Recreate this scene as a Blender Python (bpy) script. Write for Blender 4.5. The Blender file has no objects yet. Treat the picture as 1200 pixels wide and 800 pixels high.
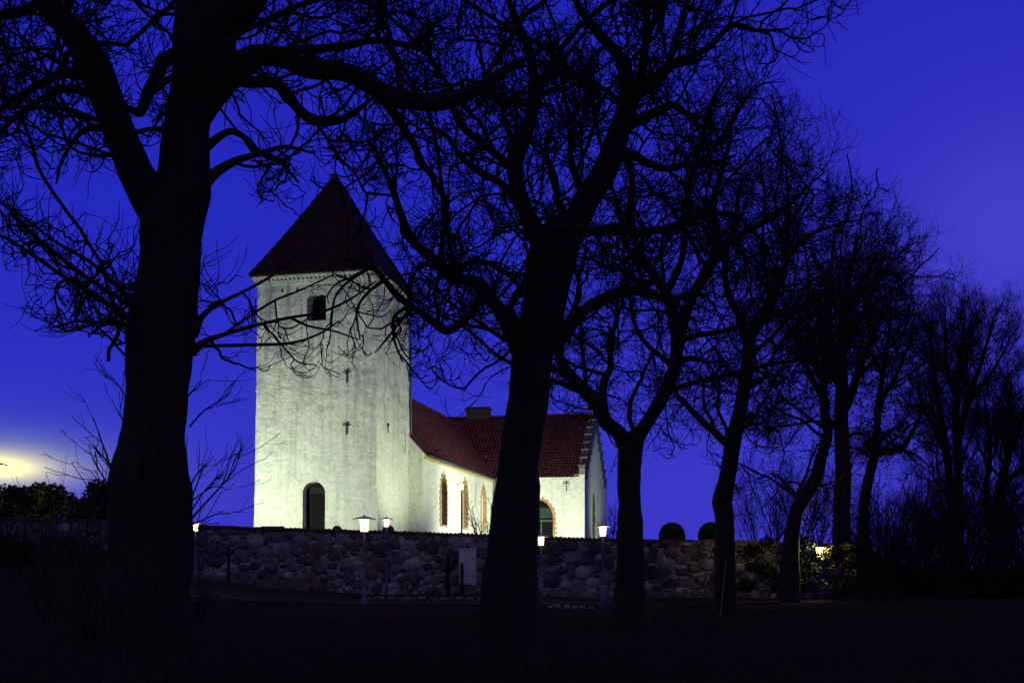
import bpy, bmesh, math, random
import numpy as np
from mathutils import Vector, Matrix, noise

random.seed(7)
rng = np.random.default_rng(11)
R = math.radians
S = bpy.context.scene
COL = S.collection

# ------------------------------------------------------------------ camera, sky, exposure
F = 1250.0          # focal length in pixels of the 1200 wide photograph
EYE = 1.6
HOR = 665.0
cam = bpy.data.objects.new('camera', bpy.data.cameras.new('camera'))
COL.objects.link(cam)
cam.location = (0, 0, EYE)
cam.rotation_euler = (R(90), 0, 0)
cam.data.sensor_width = 36
cam.data.lens = 36 * F / 1200
cam.data.shift_y = (HOR - 400) / 1200
cam.data.clip_end = 3000
S.camera = cam

S.view_settings.view_transform = 'Standard'
S.view_settings.look = 'None'
S.view_settings.exposure = 0
S.view_settings.gamma = 1
S.view_settings.use_curve_mapping = False
S.render.engine = 'CYCLES'
S.cycles.max_bounces = 5
S.cycles.sample_clamp_indirect = 3
S.cycles.use_denoising = True

world = bpy.data.worlds.new('World')
S.world = world
world.use_nodes = True
wt = world.node_tree
wt.nodes.clear()
def wn(t, **k):
    n = wt.nodes.new(t)
    for a, b in k.items(): setattr(n, a, b)
    return n
def wl(a, b): wt.links.new(a, b)
def wmath(op, a, b=None, c=None, clamp=False):
    n = wn('ShaderNodeMath', operation=op); n.use_clamp = clamp
    for i, v in enumerate((a, b, c)):
        if v is None: continue
        if isinstance(v, (int, float)): n.inputs[i].default_value = v
        else: wl(v, n.inputs[i])
    return n.outputs[0]
tc = wn('ShaderNodeTexCoord')
nrm = wn('ShaderNodeVectorMath', operation='NORMALIZE'); wl(tc.outputs['Generated'], nrm.inputs[0])
D = nrm.outputs[0]
sep = wn('ShaderNodeSeparateXYZ'); wl(D, sep.inputs[0])
ramp = wn('ShaderNodeValToRGB'); wl(sep.outputs['Z'], ramp.inputs[0])
cr = ramp.color_ramp
cr.elements[0].position = 0.0; cr.elements[0].color = (0.026, 0.032, 0.56, 1)
cr.elements[1].position = 1.0; cr.elements[1].color = (0.006, 0.006, 0.06, 1)
for p, c in ((0.12, (0.021, 0.025, 0.54, 1)), (0.30, (0.013, 0.018, 0.49, 1)), (0.48, (0.012, 0.016, 0.46, 1)), (0.65, (0.010, 0.010, 0.16, 1))):
    e = cr.elements.new(p); e.color = c
# the dusk side of the sky is the one the camera looks at; it blends to the fill colour behind
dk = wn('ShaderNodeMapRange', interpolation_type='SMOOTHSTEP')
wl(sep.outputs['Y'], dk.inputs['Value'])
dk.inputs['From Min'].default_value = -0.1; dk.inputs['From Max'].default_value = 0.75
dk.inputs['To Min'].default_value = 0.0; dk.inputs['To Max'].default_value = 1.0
# behind the camera: unseen violet-grey fill, added to light wall and bark
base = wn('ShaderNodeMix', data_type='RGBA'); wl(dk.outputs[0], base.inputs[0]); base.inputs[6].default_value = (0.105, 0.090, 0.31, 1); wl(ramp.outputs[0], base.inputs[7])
def glow(px, py, kx, ky, p, col, prev):
    d = Vector(((px - 600) / F, 1, (HOR - py) / F)).normalized()
    rt = Vector((d.y, -d.x, 0)).normalized(); up = rt.cross(d)
    a = wn('ShaderNodeVectorMath', operation='DOT_PRODUCT'); wl(D, a.inputs[0]); a.inputs[1].default_value = rt
    b = wn('ShaderNodeVectorMath', operation='DOT_PRODUCT'); wl(D, b.inputs[0]); b.inputs[1].default_value = up
    a2 = wmath('POWER', wmath('MULTIPLY', wmath('ABSOLUTE', a.outputs['Value']), 1 / kx), 2)
    b2 = wmath('POWER', wmath('MULTIPLY', wmath('ABSOLUTE', b.outputs['Value']), 1 / ky), 2)
    g = wmath('POWER', wmath('DIVIDE', 1.0, wmath('ADD', 1.0, wmath('ADD', a2, b2))), p)
    front = wmath('GREATER_THAN', sep.outputs['Y'], 0.0)
    g = wmath('MULTIPLY', g, front)
    s = wn('ShaderNodeVectorMath', operation='SCALE'); s.inputs[0].default_value = col; wl(g, s.inputs['Scale'])
    t = wn('ShaderNodeVectorMath', operation='ADD'); wl(prev, t.inputs[0]); wl(s.outputs[0], t.inputs[1])
    return t.outputs[0]
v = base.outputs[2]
v = glow(1185, 255, 0.10, 0.10, 2.0, (0.030, 0.022, 0.05), v)       # faint cloud glow
v = glow(1150, 400, 0.40, 0.30, 2.0, (0.016, 0.008, 0.03), v)        # wide violet veil to the right
v = glow(-10, 547, 0.045, 0.0125, 2.0, (2.0, 1.7, 0.2), v)          # haze around the left lamp, painted into the sky
v = glow(-10, 540, 0.11, 0.035, 2.4, (0.04, 0.10, -0.12), v)  # wider greenish fringe of the painted lamp glow
nish = wn('ShaderNodeTexSky', sky_type='NISHITA')
nish.sun_disc = False; nish.sun_elevation = R(-4); nish.sun_rotation = R(0)
ns = wn('ShaderNodeVectorMath', operation='SCALE'); wl(nish.outputs[0], ns.inputs[0]); ns.inputs['Scale'].default_value = 0.05
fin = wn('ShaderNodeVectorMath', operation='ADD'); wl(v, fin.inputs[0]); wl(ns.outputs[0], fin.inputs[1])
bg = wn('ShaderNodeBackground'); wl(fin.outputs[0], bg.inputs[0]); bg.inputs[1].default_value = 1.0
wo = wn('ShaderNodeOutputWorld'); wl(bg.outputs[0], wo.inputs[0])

# ------------------------------------------------------------------ helpers
def P(x, y, Y):
    return Vector(((x - 600) * Y / F, Y, EYE + (HOR - y) * Y / F))

def tag(o, label=None, cat=None, group=None, kind=None):
    if label: o['label'] = label
    if cat: o['category'] = cat
    if group: o['group'] = group
    if kind: o['kind'] = kind
    return o

def empty(name, loc=(0, 0, 0), rz=0.0):
    o = bpy.data.objects.new(name, None); COL.objects.link(o)
    o.location = loc; o.rotation_euler = (0, 0, rz); o.empty_display_size = 0.3
    return o

def link_mesh(name, me, mat, parent=None, smooth=False):
    if mat: me.materials.append(mat)
    if smooth:
        me.polygons.foreach_set('use_smooth', [True] * len(me.polygons))
    o = bpy.data.objects.new(name, me); COL.objects.link(o)
    if parent is not None: o.parent = parent
    return o

def np_mesh(name, verts, quads):
    me = bpy.data.meshes.new(name)
    verts = np.ascontiguousarray(verts, dtype=np.float32); quads = np.ascontiguousarray(quads, dtype=np.int32)
    nq, k = quads.shape
    me.vertices.add(len(verts)); me.vertices.foreach_set('co', verts.ravel())
    me.loops.add(nq * k); me.loops.foreach_set('vertex_index', quads.ravel())
    me.polygons.add(nq)
    me.polygons.foreach_set('loop_start', np.arange(0, nq * k, k, dtype=np.int32))
    me.update(calc_edges=True)
    return me

class MB:
    def __init__(s): s.v = []; s.f = []
    def add(s, vs, fs):
        n = len(s.v); s.v += [tuple(a) for a in vs]; s.f += [tuple(i + n for i in f) for f in fs]; return s
    def box(s, x0, x1, y0, y1, z0, z1, M=None):
        vs = [Vector(c) for c in ((x0,y0,z0),(x1,y0,z0),(x1,y1,z0),(x0,y1,z0),(x0,y0,z1),(x1,y0,z1),(x1,y1,z1),(x0,y1,z1))]
        if M: vs = [M @ c for c in vs]
        return s.add(vs, [(0,3,2,1),(4,5,6,7),(0,1,5,4),(1,2,6,5),(2,3,7,6),(3,0,4,7)])
    def lathe(s, prof, n=20, M=None):
        vs = []; fs = []
        for (r, z) in prof:
            for k in range(n):
                a = 2 * math.pi * k / n; c = Vector((r * math.cos(a), r * math.sin(a), z)); vs.append(M @ c if M else c)
        m = len(prof)
        for i in range(m - 1):
            for k in range(n):
                fs.append((i*n+k, i*n+(k+1)%n, (i+1)*n+(k+1)%n, (i+1)*n+k))
        fs.append(tuple(reversed(range(n)))); fs.append(tuple((m-1)*n + k for k in range(n)))
        return s.add(vs, fs)
    def tube(s, pts, rad, n=8):
        pts = [Vector(p) for p in pts]
        if not isinstance(rad, (list, tuple)): rad = [rad] * len(pts)
        t0 = (pts[1] - pts[0]).normalized()
        ref = Vector((0, 0, 1)) if abs(t0.z) < 0.8 else Vector((1, 0, 0))
        vs = []; fs = []
        for i, p in enumerate(pts):
            t = (pts[min(i+1, len(pts)-1)] - pts[max(i-1, 0)]).normalized()
            u = t.cross(ref).normalized(); w = t.cross(u)
            for k in range(n):
                a = 2 * math.pi * k / n
                vs.append(p + (u * math.cos(a) + w * math.sin(a)) * rad[i])
        for i in range(len(pts) - 1):
            for k in range(n):
                fs.append((i*n+k, i*n+(k+1)%n, (i+1)*n+(k+1)%n, (i+1)*n+k))
        fs.append(tuple(range(n))); fs.append(tuple((len(pts)-1)*n + k for k in reversed(range(n))))
        return s.add(vs, fs)
    def prism(s, prof, M, depth):
        """prof: (a, z) outline in the plane; extruded by depth along local y; M places it"""
        n = len(prof)
        vs = [M @ Vector((a, 0, z)) for a, z in prof] + [M @ Vector((a, depth, z)) for a, z in prof]
        fs = [tuple(range(n)), tuple(reversed(range(n, 2*n)))]
        for i in range(n): fs.append((i, i+n, (i+1)%n+n, (i+1)%n))
        return s.add(vs, fs)
    def build(s, name, mat, parent=None, smooth=False, bevel=0):
        me = bpy.data.meshes.new(name); me.from_pydata(s.v, [], s.f); me.update()
        bm = bmesh.new(); bm.from_mesh(me); bmesh.ops.recalc_face_normals(bm, faces=bm.faces); bm.to_mesh(me); bm.free()
        o = link_mesh(name, me, mat, parent, smooth)
        if bevel:
            b = o.modifiers.new('bevel', 'BEVEL'); b.width = bevel; b.segments = 2; b.limit_method = 'ANGLE'
        return o

def cut(o, cutter):
    md = o.modifiers.new('cut', 'BOOLEAN'); md.operation = 'DIFFERENCE'; md.object = cutter; md.solver = 'EXACT'
    dg = bpy.context.evaluated_depsgraph_get()
    me = bpy.data.meshes.new_from_object(o.evaluated_get(dg))
    o.modifiers.clear(); o.data = me
    bpy.data.objects.remove(cutter)

# ------------------------------------------------------------------ materials
def mat(name):
    m = bpy.data.materials.new(name); m.use_nodes = True
    nt = m.node_tree; b = nt.nodes['Principled BSDF']
    def n(t, **k):
        x = nt.nodes.new(t)
        for a, v in k.items(): setattr(x, a, v)
        return x
    return m, nt, b, n
def coords(nt, n, scale=(1, 1, 1), kind='Object'):
    t = n('ShaderNodeTexCoord'); mp = n('ShaderNodeMapping'); mp.inputs['Scale'].default_value = scale
    nt.links.new(t.outputs[kind], mp.inputs[0]); return mp.outputs[0]
def noise_ramp(nt, n, vec, scale, stops, detail=6, rough=0.6):
    t = n('ShaderNodeTexNoise'); t.inputs['Scale'].default_value = scale; t.inputs['Detail'].default_value = detail; t.inputs['Roughness'].default_value = rough
    nt.links.new(vec, t.inputs['Vector'])
    r = n('ShaderNodeValToRGB'); nt.links.new(t.outputs['Fac'], r.inputs[0])
    e = r.color_ramp.elements
    e[0].position, e[0].color = stops[0][0], (*stops[0][1], 1); e[1].position, e[1].color = stops[-1][0], (*stops[-1][1], 1)
    for p, c in stops[1:-1]: q = e.new(p); q.color = (*c, 1)
    return r.outputs[0], t.outputs['Fac']
def mixc(nt, n, fac, a, b, mode='MIX'):
    m = n('ShaderNodeMix', data_type='RGBA', blend_type=mode)
    for s, v in ((m.inputs[0], fac), (m.inputs[6], a), (m.inputs[7], b)):
        if isinstance(v, (int, float)): s.default_value = v
        elif isinstance(v, tuple): s.default_value = (*v, 1)
        else: nt.links.new(v, s)
    return m.outputs[2]
def bump(nt, n, b, h, strength=0.3, dist=0.02):
    x = n('ShaderNodeBump'); x.inputs['Strength'].default_value = strength; x.inputs['Distance'].default_value = dist
    nt.links.new(h, x.inputs['Height']); nt.links.new(x.outputs[0], b.inputs['Normal'])
def basic(name, stops, scale=3, rough=0.85, bs=0.3, bd=0.02, cs=(1,1,1), spec=0.3, metal=0):
    m, nt, b, n = mat(name)
    c, h = noise_ramp(nt, n, coords(nt, n, cs), scale, stops)
    nt.links.new(c, b.inputs['Base Color']); b.inputs['Roughness'].default_value = rough
    b.inputs['Specular IOR Level'].default_value = spec; b.inputs['Metallic'].default_value = metal
    bump(nt, n, b, h, bs, bd); return m

M = {}
M['bark'] = basic('bark', [(0.3, (0.016, 0.012, 0.010)), (0.7, (0.042, 0.033, 0.027))], 5, 0.95, 0.9, 0.05, (3, 3, 0.6), 0.1)
M['twig'] = basic('twig_bark', [(0.3, (0.018, 0.014, 0.012)), (0.7, (0.032, 0.025, 0.020))], 8, 0.9, 0.1, 0.01, spec=0.1)
M['pale_twig'] = basic('shoot_bark', [(0.3, (0.05, 0.045, 0.03)), (0.7, (0.09, 0.08, 0.05))], 8, 0.9, 0.1, 0.01, spec=0.1)
M['ground'] = basic('dark_turf', [(0.3, (0.020, 0.015, 0.013)), (0.55, (0.032, 0.025, 0.020)), (0.75, (0.048, 0.034, 0.028))], 1.4, 1, 1, 0.08, spec=0.0)
M['grass'] = basic('grass_blades', [(0.3, (0.022, 0.020, 0.014)), (0.7, (0.055, 0.045, 0.032))], 2, 0.95, 0.1, 0.01, spec=0.05)
M['drygrass'] = basic('dry_grass', [(0.3, (0.06, 0.055, 0.045)), (0.7, (0.19, 0.18, 0.15))], 3, 0.95, 0.1, 0.01, spec=0.05)
M['gravel'] = basic('gravel', [(0.3, (0.018, 0.016, 0.016)), (0.7, (0.045, 0.04, 0.04))], 18, 0.95, 0.8, 0.02, spec=0.05)
M['kerb'] = basic('kerb_stone', [(0.3, (0.08, 0.08, 0.085)), (0.7, (0.30, 0.29, 0.28))], 6, 0.9, 0.6, 0.02, spec=0.1)
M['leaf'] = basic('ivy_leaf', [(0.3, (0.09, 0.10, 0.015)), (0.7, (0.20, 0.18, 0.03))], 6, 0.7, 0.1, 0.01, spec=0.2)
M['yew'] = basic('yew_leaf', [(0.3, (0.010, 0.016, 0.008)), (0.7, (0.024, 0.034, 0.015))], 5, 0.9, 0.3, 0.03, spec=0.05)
M['gable_render'] = basic('dark_gable_render', [(0.35, (0.07, 0.075, 0.07)), (0.65, (0.20, 0.21, 0.19))], 2.5, 0.95, 0.6, 0.04)  # darker render for the stepped gable
M['darkwood'] = basic('tarred_oak', [(0.3, (0.004, 0.004, 0.0045)), (0.7, (0.010, 0.0095, 0.010))], 4, 0.8, 0.5, 0.02, (8, 8, 0.7), 0.05)
M['iron'] = basic('wrought_iron', [(0.3, (0.02, 0.018, 0.018)), (0.7, (0.05, 0.035, 0.03))], 9, 0.6, 0.3, 0.01)
M['greenpipe'] = basic('green_painted_zinc', [(0.3, (0.012, 0.040, 0.028)), (0.7, (0.022, 0.065, 0.045))], 4, 0.5, 0.1, 0.01)
M['hat'] = basic('white_enamel', [(0.3, (0.45, 0.42, 0.38)), (0.7, (0.62, 0.60, 0.55))], 6, 0.5, 0.1, 0.005)
M['pole'] = basic('painted_post', [(0.3, (0.045, 0.055, 0.14)), (0.7, (0.075, 0.09, 0.20))], 6, 0.5, 0.1, 0.005)
M['cabinet'] = basic('cabinet_paint', [(0.3, (0.26, 0.29, 0.31)), (0.7, (0.46, 0.49, 0.51))], 3, 0.6, 0.1, 0.005)
M['brick'] = basic('yellow_red_brick', [(0.3, (0.16, 0.07, 0.035)), (0.5, (0.34, 0.20, 0.08)), (0.7, (0.42, 0.30, 0.14))], 7, 0.9, 0.5, 0.02)
M['yellow_brick'] = basic('yellow_brick', [(0.3, (0.35, 0.27, 0.12)), (0.7, (0.60, 0.48, 0.25))], 7, 0.9, 0.4, 0.02)
M['granite'] = basic('grave_granite', [(0.3, (0.03, 0.03, 0.035)), (0.7, (0.08, 0.08, 0.09))], 25, 0.6, 0.2, 0.01)
M['chimney'] = basic('chimney_brick', [(0.3, (0.013, 0.008, 0.009)), (0.7, (0.028, 0.015, 0.014))], 8, 0.9, 0.5, 0.02)
M['glass'] = basic('leaded_glass', [(0.35, (0.02, 0.025, 0.02)), (0.7, (0.06, 0.07, 0.05))], 9, 0.25, 0.3, 0.01, spec=0.6)

def emis(name, col, st):
    m, nt, b, n = mat(name); b.inputs['Base Color'].default_value = (0.8, 0.75, 0.6, 1)
    b.inputs['Emission Color'].default_value = (*col, 1); b.inputs['Emission Strength'].default_value = st
    return m
M['lampglass'] = emis('lit_lantern_glass', (1.0, 0.79, 0.33), 2.4)
M['bulb'] = emis('lit_bulb', (1.0, 0.9, 0.6), 40)

def plaster_mat(name, dirt=1.0, zlo=6.0, zhi=18.0):
    m, nt, b, n = mat(name)
    v = coords(nt, n)
    fine, fh = noise_ramp(nt, n, v, 5.0, [(0.30, (0.52, 0.54, 0.49)), (0.5, (0.74, 0.76, 0.69)), (0.7, (0.82, 0.83, 0.77))], 9, 0.72)
    # worn patches where the limewash has gone; bluish tint paints in skylight up high
    vs = coords(nt, n, (1, 1, 1.6))
    pat, ph = noise_ramp(nt, n, vs, 0.75, [(0.46, (0, 0, 0)), (0.60, (1, 1, 1))], 12, 0.82)
    # vertical streaks
    vv = coords(nt, n, (2.6, 2.6, 0.16))
    stk, sh = noise_ramp(nt, n, vv, 1.2, [(0.50, (0, 0, 0)), (0.66, (1, 1, 1))], 7, 0.65)
    # thin horizontal trowel marks
    vh = coords(nt, n, (0.7, 0.7, 5.0))
    trw, th = noise_ramp(nt, n, vh, 1.6, [(0.51, (0, 0, 0)), (0.62, (1, 1, 1))], 9, 0.75)
    t = n('ShaderNodeTexCoord'); sp = n('ShaderNodeSeparateXYZ'); nt.links.new(t.outputs['Object'], sp.inputs[0])
    mr = n('ShaderNodeMapRange'); nt.links.new(sp.outputs['Z'], mr.inputs['Value'])
    mr.inputs['From Min'].default_value = zlo; mr.inputs['From Max'].default_value = zhi
    mr.inputs['To Min'].default_value = 0.22 * dirt; mr.inputs['To Max'].default_value = 1.15 * dirt
    big, bh = noise_ramp(nt, n, v, 0.28, [(0.40, (0.25, 0.25, 0.25)), (0.60, (1, 1, 1))], 5, 0.6)
    mr_ = n('ShaderNodeMath', operation='MULTIPLY'); nt.links.new(mr.outputs[0], mr_.inputs[0]); nt.links.new(big, mr_.inputs[1]); mr0, mr = mr, mr_
    mr0.clamp = True
    def mul(a, b_):
        x = n('ShaderNodeMath', operation='MULTIPLY'); nt.links.new(a, x.inputs[0])
        if isinstance(b_, float): x.inputs[1].default_value = b_
        else: nt.links.new(b_, x.inputs[1])
        return x.outputs[0]
    c = mixc(nt, n, mul(pat, mr.outputs[0]), fine, (0.25, 0.28, 0.31))
    c = mixc(nt, n, mul(stk, mul(mr0.outputs[0], 0.75)), c, (0.27, 0.29, 0.27))
    c = mixc(nt, n, mul(trw, mul(mr.outputs[0], 0.6)), c, (0.33, 0.35, 0.34))
    nt.links.new(c, b.inputs['Base Color']); b.inputs['Roughness'].default_value = 0.95; b.inputs['Specular IOR Level'].default_value = 0.1
    a = n('ShaderNodeMath', operation='MULTIPLY_ADD'); nt.links.new(ph, a.inputs[0]); a.inputs[1].default_value = 2.5; nt.links.new(fh, a.inputs[2])
    bump(nt, n, b, a.outputs[0], 0.9, 0.09)
    return m
M['plaster'] = plaster_mat('old_limewash', 1.15)
M['plaster2'] = plaster_mat('clean_limewash', 0.45, 3.0, 12.0)

def tile_mat(name, c0, c1, c2):
    m, nt, b, n = mat(name)
    v = coords(nt, n)
    c, h = noise_ramp(nt, n, v, 2.2, [(0.3, c0), (0.5, c1), (0.72, c2)], 8, 0.7)
    vo = n('ShaderNodeTexVoronoi'); vo.inputs['Scale'].default_value = 3.5; nt.links.new(v, vo.inputs['Vector'])
    hs = n('ShaderNodeSeparateColor'); nt.links.new(vo.outputs['Color'], hs.inputs[0])
    mr = n('ShaderNodeMapRange'); nt.links.new(hs.outputs[0], mr.inputs['Value']); mr.inputs['To Min'].default_value = 0.62; mr.inputs['To Max'].default_value = 1.2
    s = n('ShaderNodeVectorMath', operation='SCALE'); nt.links.new(c, s.inputs[0]); nt.links.new(mr.outputs[0], s.inputs['Scale'])
    nt.links.new(s.outputs[0], b.inputs['Base Color']); b.inputs['Roughness'].default_value = 0.85; b.inputs['Specular IOR Level'].default_value = 0.2
    bump(nt, n, b, h, 0.4, 0.02); return m
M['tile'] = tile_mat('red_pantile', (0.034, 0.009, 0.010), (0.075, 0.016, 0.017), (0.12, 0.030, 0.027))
M['tower_tile'] = tile_mat('unlit_red_tile', (0.015, 0.006, 0.008), (0.027, 0.009, 0.010), (0.045, 0.014, 0.014))  # same red tile, darkened in colour for the unlit tower roof

def island_stone(name, cols, lo, hi, ns=5):
    m, nt, b, n = mat(name)
    g = n('ShaderNodeNewGeometry'); r_ = n('ShaderNodeValToRGB'); nt.links.new(g.outputs['Random Per Island'], r_.inputs[0]); r_.color_ramp.interpolation = 'CONSTANT'
    e = r_.color_ramp.elements; e[0].color = (*cols[0], 1); e[1].position = 1 - 1 / len(cols); e[1].color = (*cols[-1], 1)
    for i, c_ in enumerate(cols[1:-1]): q = e.new((i + 1) / len(cols)); q.color = (*c_, 1)
    st, sh = noise_ramp(nt, n, coords(nt, n), ns, [(0.32, (lo,) * 3), (0.68, (hi,) * 3)], 10, 0.75)
    c = mixc(nt, n, 1.0, r_.outputs[0], st, 'MULTIPLY')
    lich, lf = noise_ramp(nt, n, coords(nt, n), 2.3, [(0.58, (0, 0, 0)), (0.66, (1, 1, 1))], 9, 0.75)
    c = mixc(nt, n, lich, c, (0.24, 0.24, 0.23))
    nt.links.new(c, b.inputs['Base Color']); b.inputs['Roughness'].default_value = 0.9; b.inputs['Specular IOR Level'].default_value = 0.15
    bump(nt, n, b, sh, 0.6, 0.03); return m
M['fieldstones'] = island_stone('fieldstones', [(.09,.066,.064),(.15,.145,.15),(.06,.058,.07),(.15,.115,.108),(.20,.19,.19),(.05,.05,.06),(.12,.115,.12),(.09,.07,.07),(.27,.26,.25),(.11,.08,.075)], 0.45, 1.45)
M['blocks'] = island_stone('squared_blocks', [(.055,.05,.055),(.10,.095,.10),(.045,.042,.05),(.085,.07,.066),(.15,.145,.14),(.035,.032,.04),(.07,.066,.07)], 0.45, 1.4)
M['mortar'] = basic('lime_mortar', [(0.36, (0.05, 0.05, 0.055)), (0.50, (0.17, 0.17, 0.175)), (0.64, (0.38, 0.37, 0.37))], 1.3, 0.95, 0.8, 0.03, spec=0.05)
M['coping'] = basic('coping_tile', [(0.3, (0.04, 0.025, 0.022)), (0.7, (0.10, 0.06, 0.05))], 5, 0.9, 0.4, 0.02)

# ------------------------------------------------------------------ ground
WY = 46.0          # depth of the churchyard wall
def lerp_tab(tab, x):
    if x <= tab[0][0]: return tab[0][1]
    for (a, b), (c, d) in zip(tab, tab[1:]):
        if x <= c: return b + (d - b) * (x - a) / (c - a)
    return tab[-1][1]
BOT = [(-400, 655), (130, 664), (230, 676), (340, 690), (440, 696), (560, 696), (700, 700), (900, 700), (1300, 700)]
TOP = [(-60, 604), (130, 609), (210, 614), (320, 617.5), (440, 621), (570, 625), (700, 630), (880, 633), (990, 638)]
def smooth(a, b, x):
    t = max(0.0, min(1.0, (x - a) / (b - a))); return t * t * (3 - 2 * t)
def gz(X, Y):
    foot = EYE + (HOR - lerp_tab(BOT, 600 + X * F / WY)) * WY / F     # ground level at the wall's foot
    z = foot * smooth(30, WY - 1, Y)
    up = smooth(WY + 0.15, WY + 0.45, Y) * smooth(-75, -60, X) * (1 - smooth(14, 19, X))
    yard = 2.3 + 0.8 * smooth(47, 60, Y)
    yard = yard + (0.8 - yard) * smooth(130, 170, Y)
    z = z + (yard - z) * up
    if Y > 200 or abs(X) > 90: z = z * 0.2
    return z + 0.03 * noise.noise(Vector((X * 0.5, Y * 0.5, 0)))
def axis(pts):
    out = []
    for a, b, n in pts: out += list(np.linspace(a, b, n, endpoint=False))
    return out
xs = axis([(-1500, -200, 8), (-200, -80, 8), (-80, -30, 30), (-30, 30, 100), (30, 80, 30), (80, 200, 8), (200, 1501, 9)])
ys = axis([(-600, -40, 6), (-40, 0, 8), (0, 40, 60), (40, WY, 12), (WY, WY + 0.6, 6), (WY + 0.6, 60, 20), (60, 180, 40), (180, 2001, 14)])
gv = [(x, y, gz(x, y)) for y in ys for x in xs]
nx = len(xs)
gf = [(j*nx+i, j*nx+i+1, (j+1)*nx+i+1, (j+1)*nx+i) for j in range(len(ys)-1) for i in range(nx-1)]
me = bpy.data.meshes.new('ground'); me.from_pydata(gv, [], gf)
tag(link_mesh('ground', me, M['ground'], smooth=True), kind='structure')

# gravel path at the foot of the slope, with a kerb of small pale stones
def strip(name, px0, px1, Y0, Y1, dz, material, n=60):
    vs = []; fs = []
    for i in range(n + 1):
        X = (px0 + (px1 - px0) * i / n - 600) * 0.5 * (Y0 + Y1) / F
        for Y in (Y0, Y0 * 0.67 + Y1 * 0.33, Y0 * 0.33 + Y1 * 0.67, Y1):
            vs.append((X, Y, gz(X, Y) + dz))
    for i in range(n):
        for k in range(3): fs.append((i*4+k, (i+1)*4+k, (i+1)*4+k+1, i*4+k+1))
    me = bpy.data.meshes.new(name); me.from_pydata(vs, [], fs)
    return tag(link_mesh(name, me, material, smooth=True), kind='structure')
strip('path', 150, 760, 38.3, 40.8, 0.035, M['gravel'])
mb = MB()
for seg in ((432, 566, 41.0), (645, 702, 37.6)):
    px = seg[0]
    while px < seg[1]:
        X = (px - 600) * seg[2] / F; w = random.uniform(0.16, 0.30); h = random.uniform(0.05, 0.13)
        Mx = Matrix.Translation((X, seg[2] + random.uniform(-.04, .04), gz(X, seg[2]))) @ Matrix.Rotation(random.uniform(-.2, .2), 4, 'Z') @ Matrix.Rotation(random.uniform(-.15, .15), 4, 'Y')
        mb.box(-w/2, w/2, -0.09, 0.09, -0.1, h, Mx)
        px += (w + 0.03 + random.random() * 0.12) * F / seg[2]
tag(mb.build('kerb', M['kerb'], bevel=0.02), kind='structure')

# ------------------------------------------------------------------ churchyard wall
def wall_part(root, px0, px1, material, cop, seed):
    x0 = (px0 - 600) * WY / F; x1 = (px1 - 600) * WY / F
    n = int((x1 - x0) / 0.22); nz = 14
    def top(X): return EYE + (HOR - lerp_tab(TOP, 600 + X * F / WY)) * WY / F - 0.10
    vs = []; fs = []
    for i in range(n + 1):
        X = x0 + (x1 - x0) * i / n
        zb = EYE + (HOR - lerp_tab(BOT, 600 + X * F / WY)) * WY / F - 0.4
        for k in range(nz + 1):
            z = zb + (top(X) - zb) * k / nz
            d = 0.05 * noise.noise(Vector((X * 1.9, z * 1.9, seed))) + 0.03 * noise.noise(Vector((X * 5, z * 5, seed)))
            vs.append((X, WY + d + 0.10 * k / nz, z))
        vs.append((X, WY + 0.65, top(X))); vs.append((X, WY + 0.70, zb))
    m = nz + 3
    for i in range(n):
        for k in range(m - 1): fs.append((i*m+k, (i+1)*m+k, (i+1)*m+k+1, i*m+k+1))
    fs.append(tuple(range(m))); fs.append(tuple(n*m + k for k in reversed(range(m))))
    me = bpy.data.meshes.new('masonry'); me.from_pydata(vs, [], fs)
    bm = bmesh.new(); bm.from_mesh(me); bmesh.ops.recalc_face_normals(bm, faces=bm.faces); bm.to_mesh(me); bm.free()
    link_mesh('masonry', me, material, root, smooth=True)
    mb = MB()
    if cop == 'tiles':      # round cover tiles laid across the wall top
        X = x0
        while X < x1:
            w = 0.17
            z = top(X) + random.uniform(-.012, .012)
            prof = [(-0.09, 0)] + [(-0.085 * math.cos(a), 0.035 + 0.075 * math.sin(a)) for a in (0, R(35), R(70), R(110), R(145), R(180))] + [(0.09, 0)]
            mb.prism(prof, Matrix.Translation((X, WY - 0.03, z)), 0.42)
            X += w + 0.012
        mb2 = MB()
        X = x0
        while X < x1:
            z = top(X); z2 = top(min(X + 1.0, x1)); xe = min(X + 1.0, x1)
            mb2.add([(X, WY + 0.0, z - .02), (xe, WY + 0.0, z2 - .02), (xe, WY + 0.75, z2 - .02), (X, WY + 0.75, z - .02),
                     (X, WY + 0.0, z + .015), (xe, WY + 0.0, z2 + .015), (xe, WY + 0.75, z2 + .015), (X, WY + 0.75, z + .015)],
                    [(0,3,2,1),(4,5,6,7),(0,1,5,4),(1,2,6,5),(2,3,7,6),(3,0,4,7)])
            X += 1.0
        mb2.build('bedding', M['coping'], root)
    else:
        X = x0
        while X < x1:
            w = random.uniform(0.5, 0.9)
            Mx = Matrix.Translation((X, WY + 0.3, top(X) - 0.02)) @ Matrix.Rotation(random.uniform(-.02, .02), 4, 'Y')
            mb.box(0, min(w, x1 - X), -0.38, 0.42, 0, random.uniform(0.09, 0.13), Mx)
            X += w + 0.01
    mb.build('coping', M['coping'], root)
def wall_z(X):
    return (EYE + (HOR - lerp_tab(BOT, 600 + X * F / WY)) * WY / F - 0.1, EYE + (HOR - lerp_tab(TOP, 600 + X * F / WY)) * WY / F - 0.14)
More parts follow.
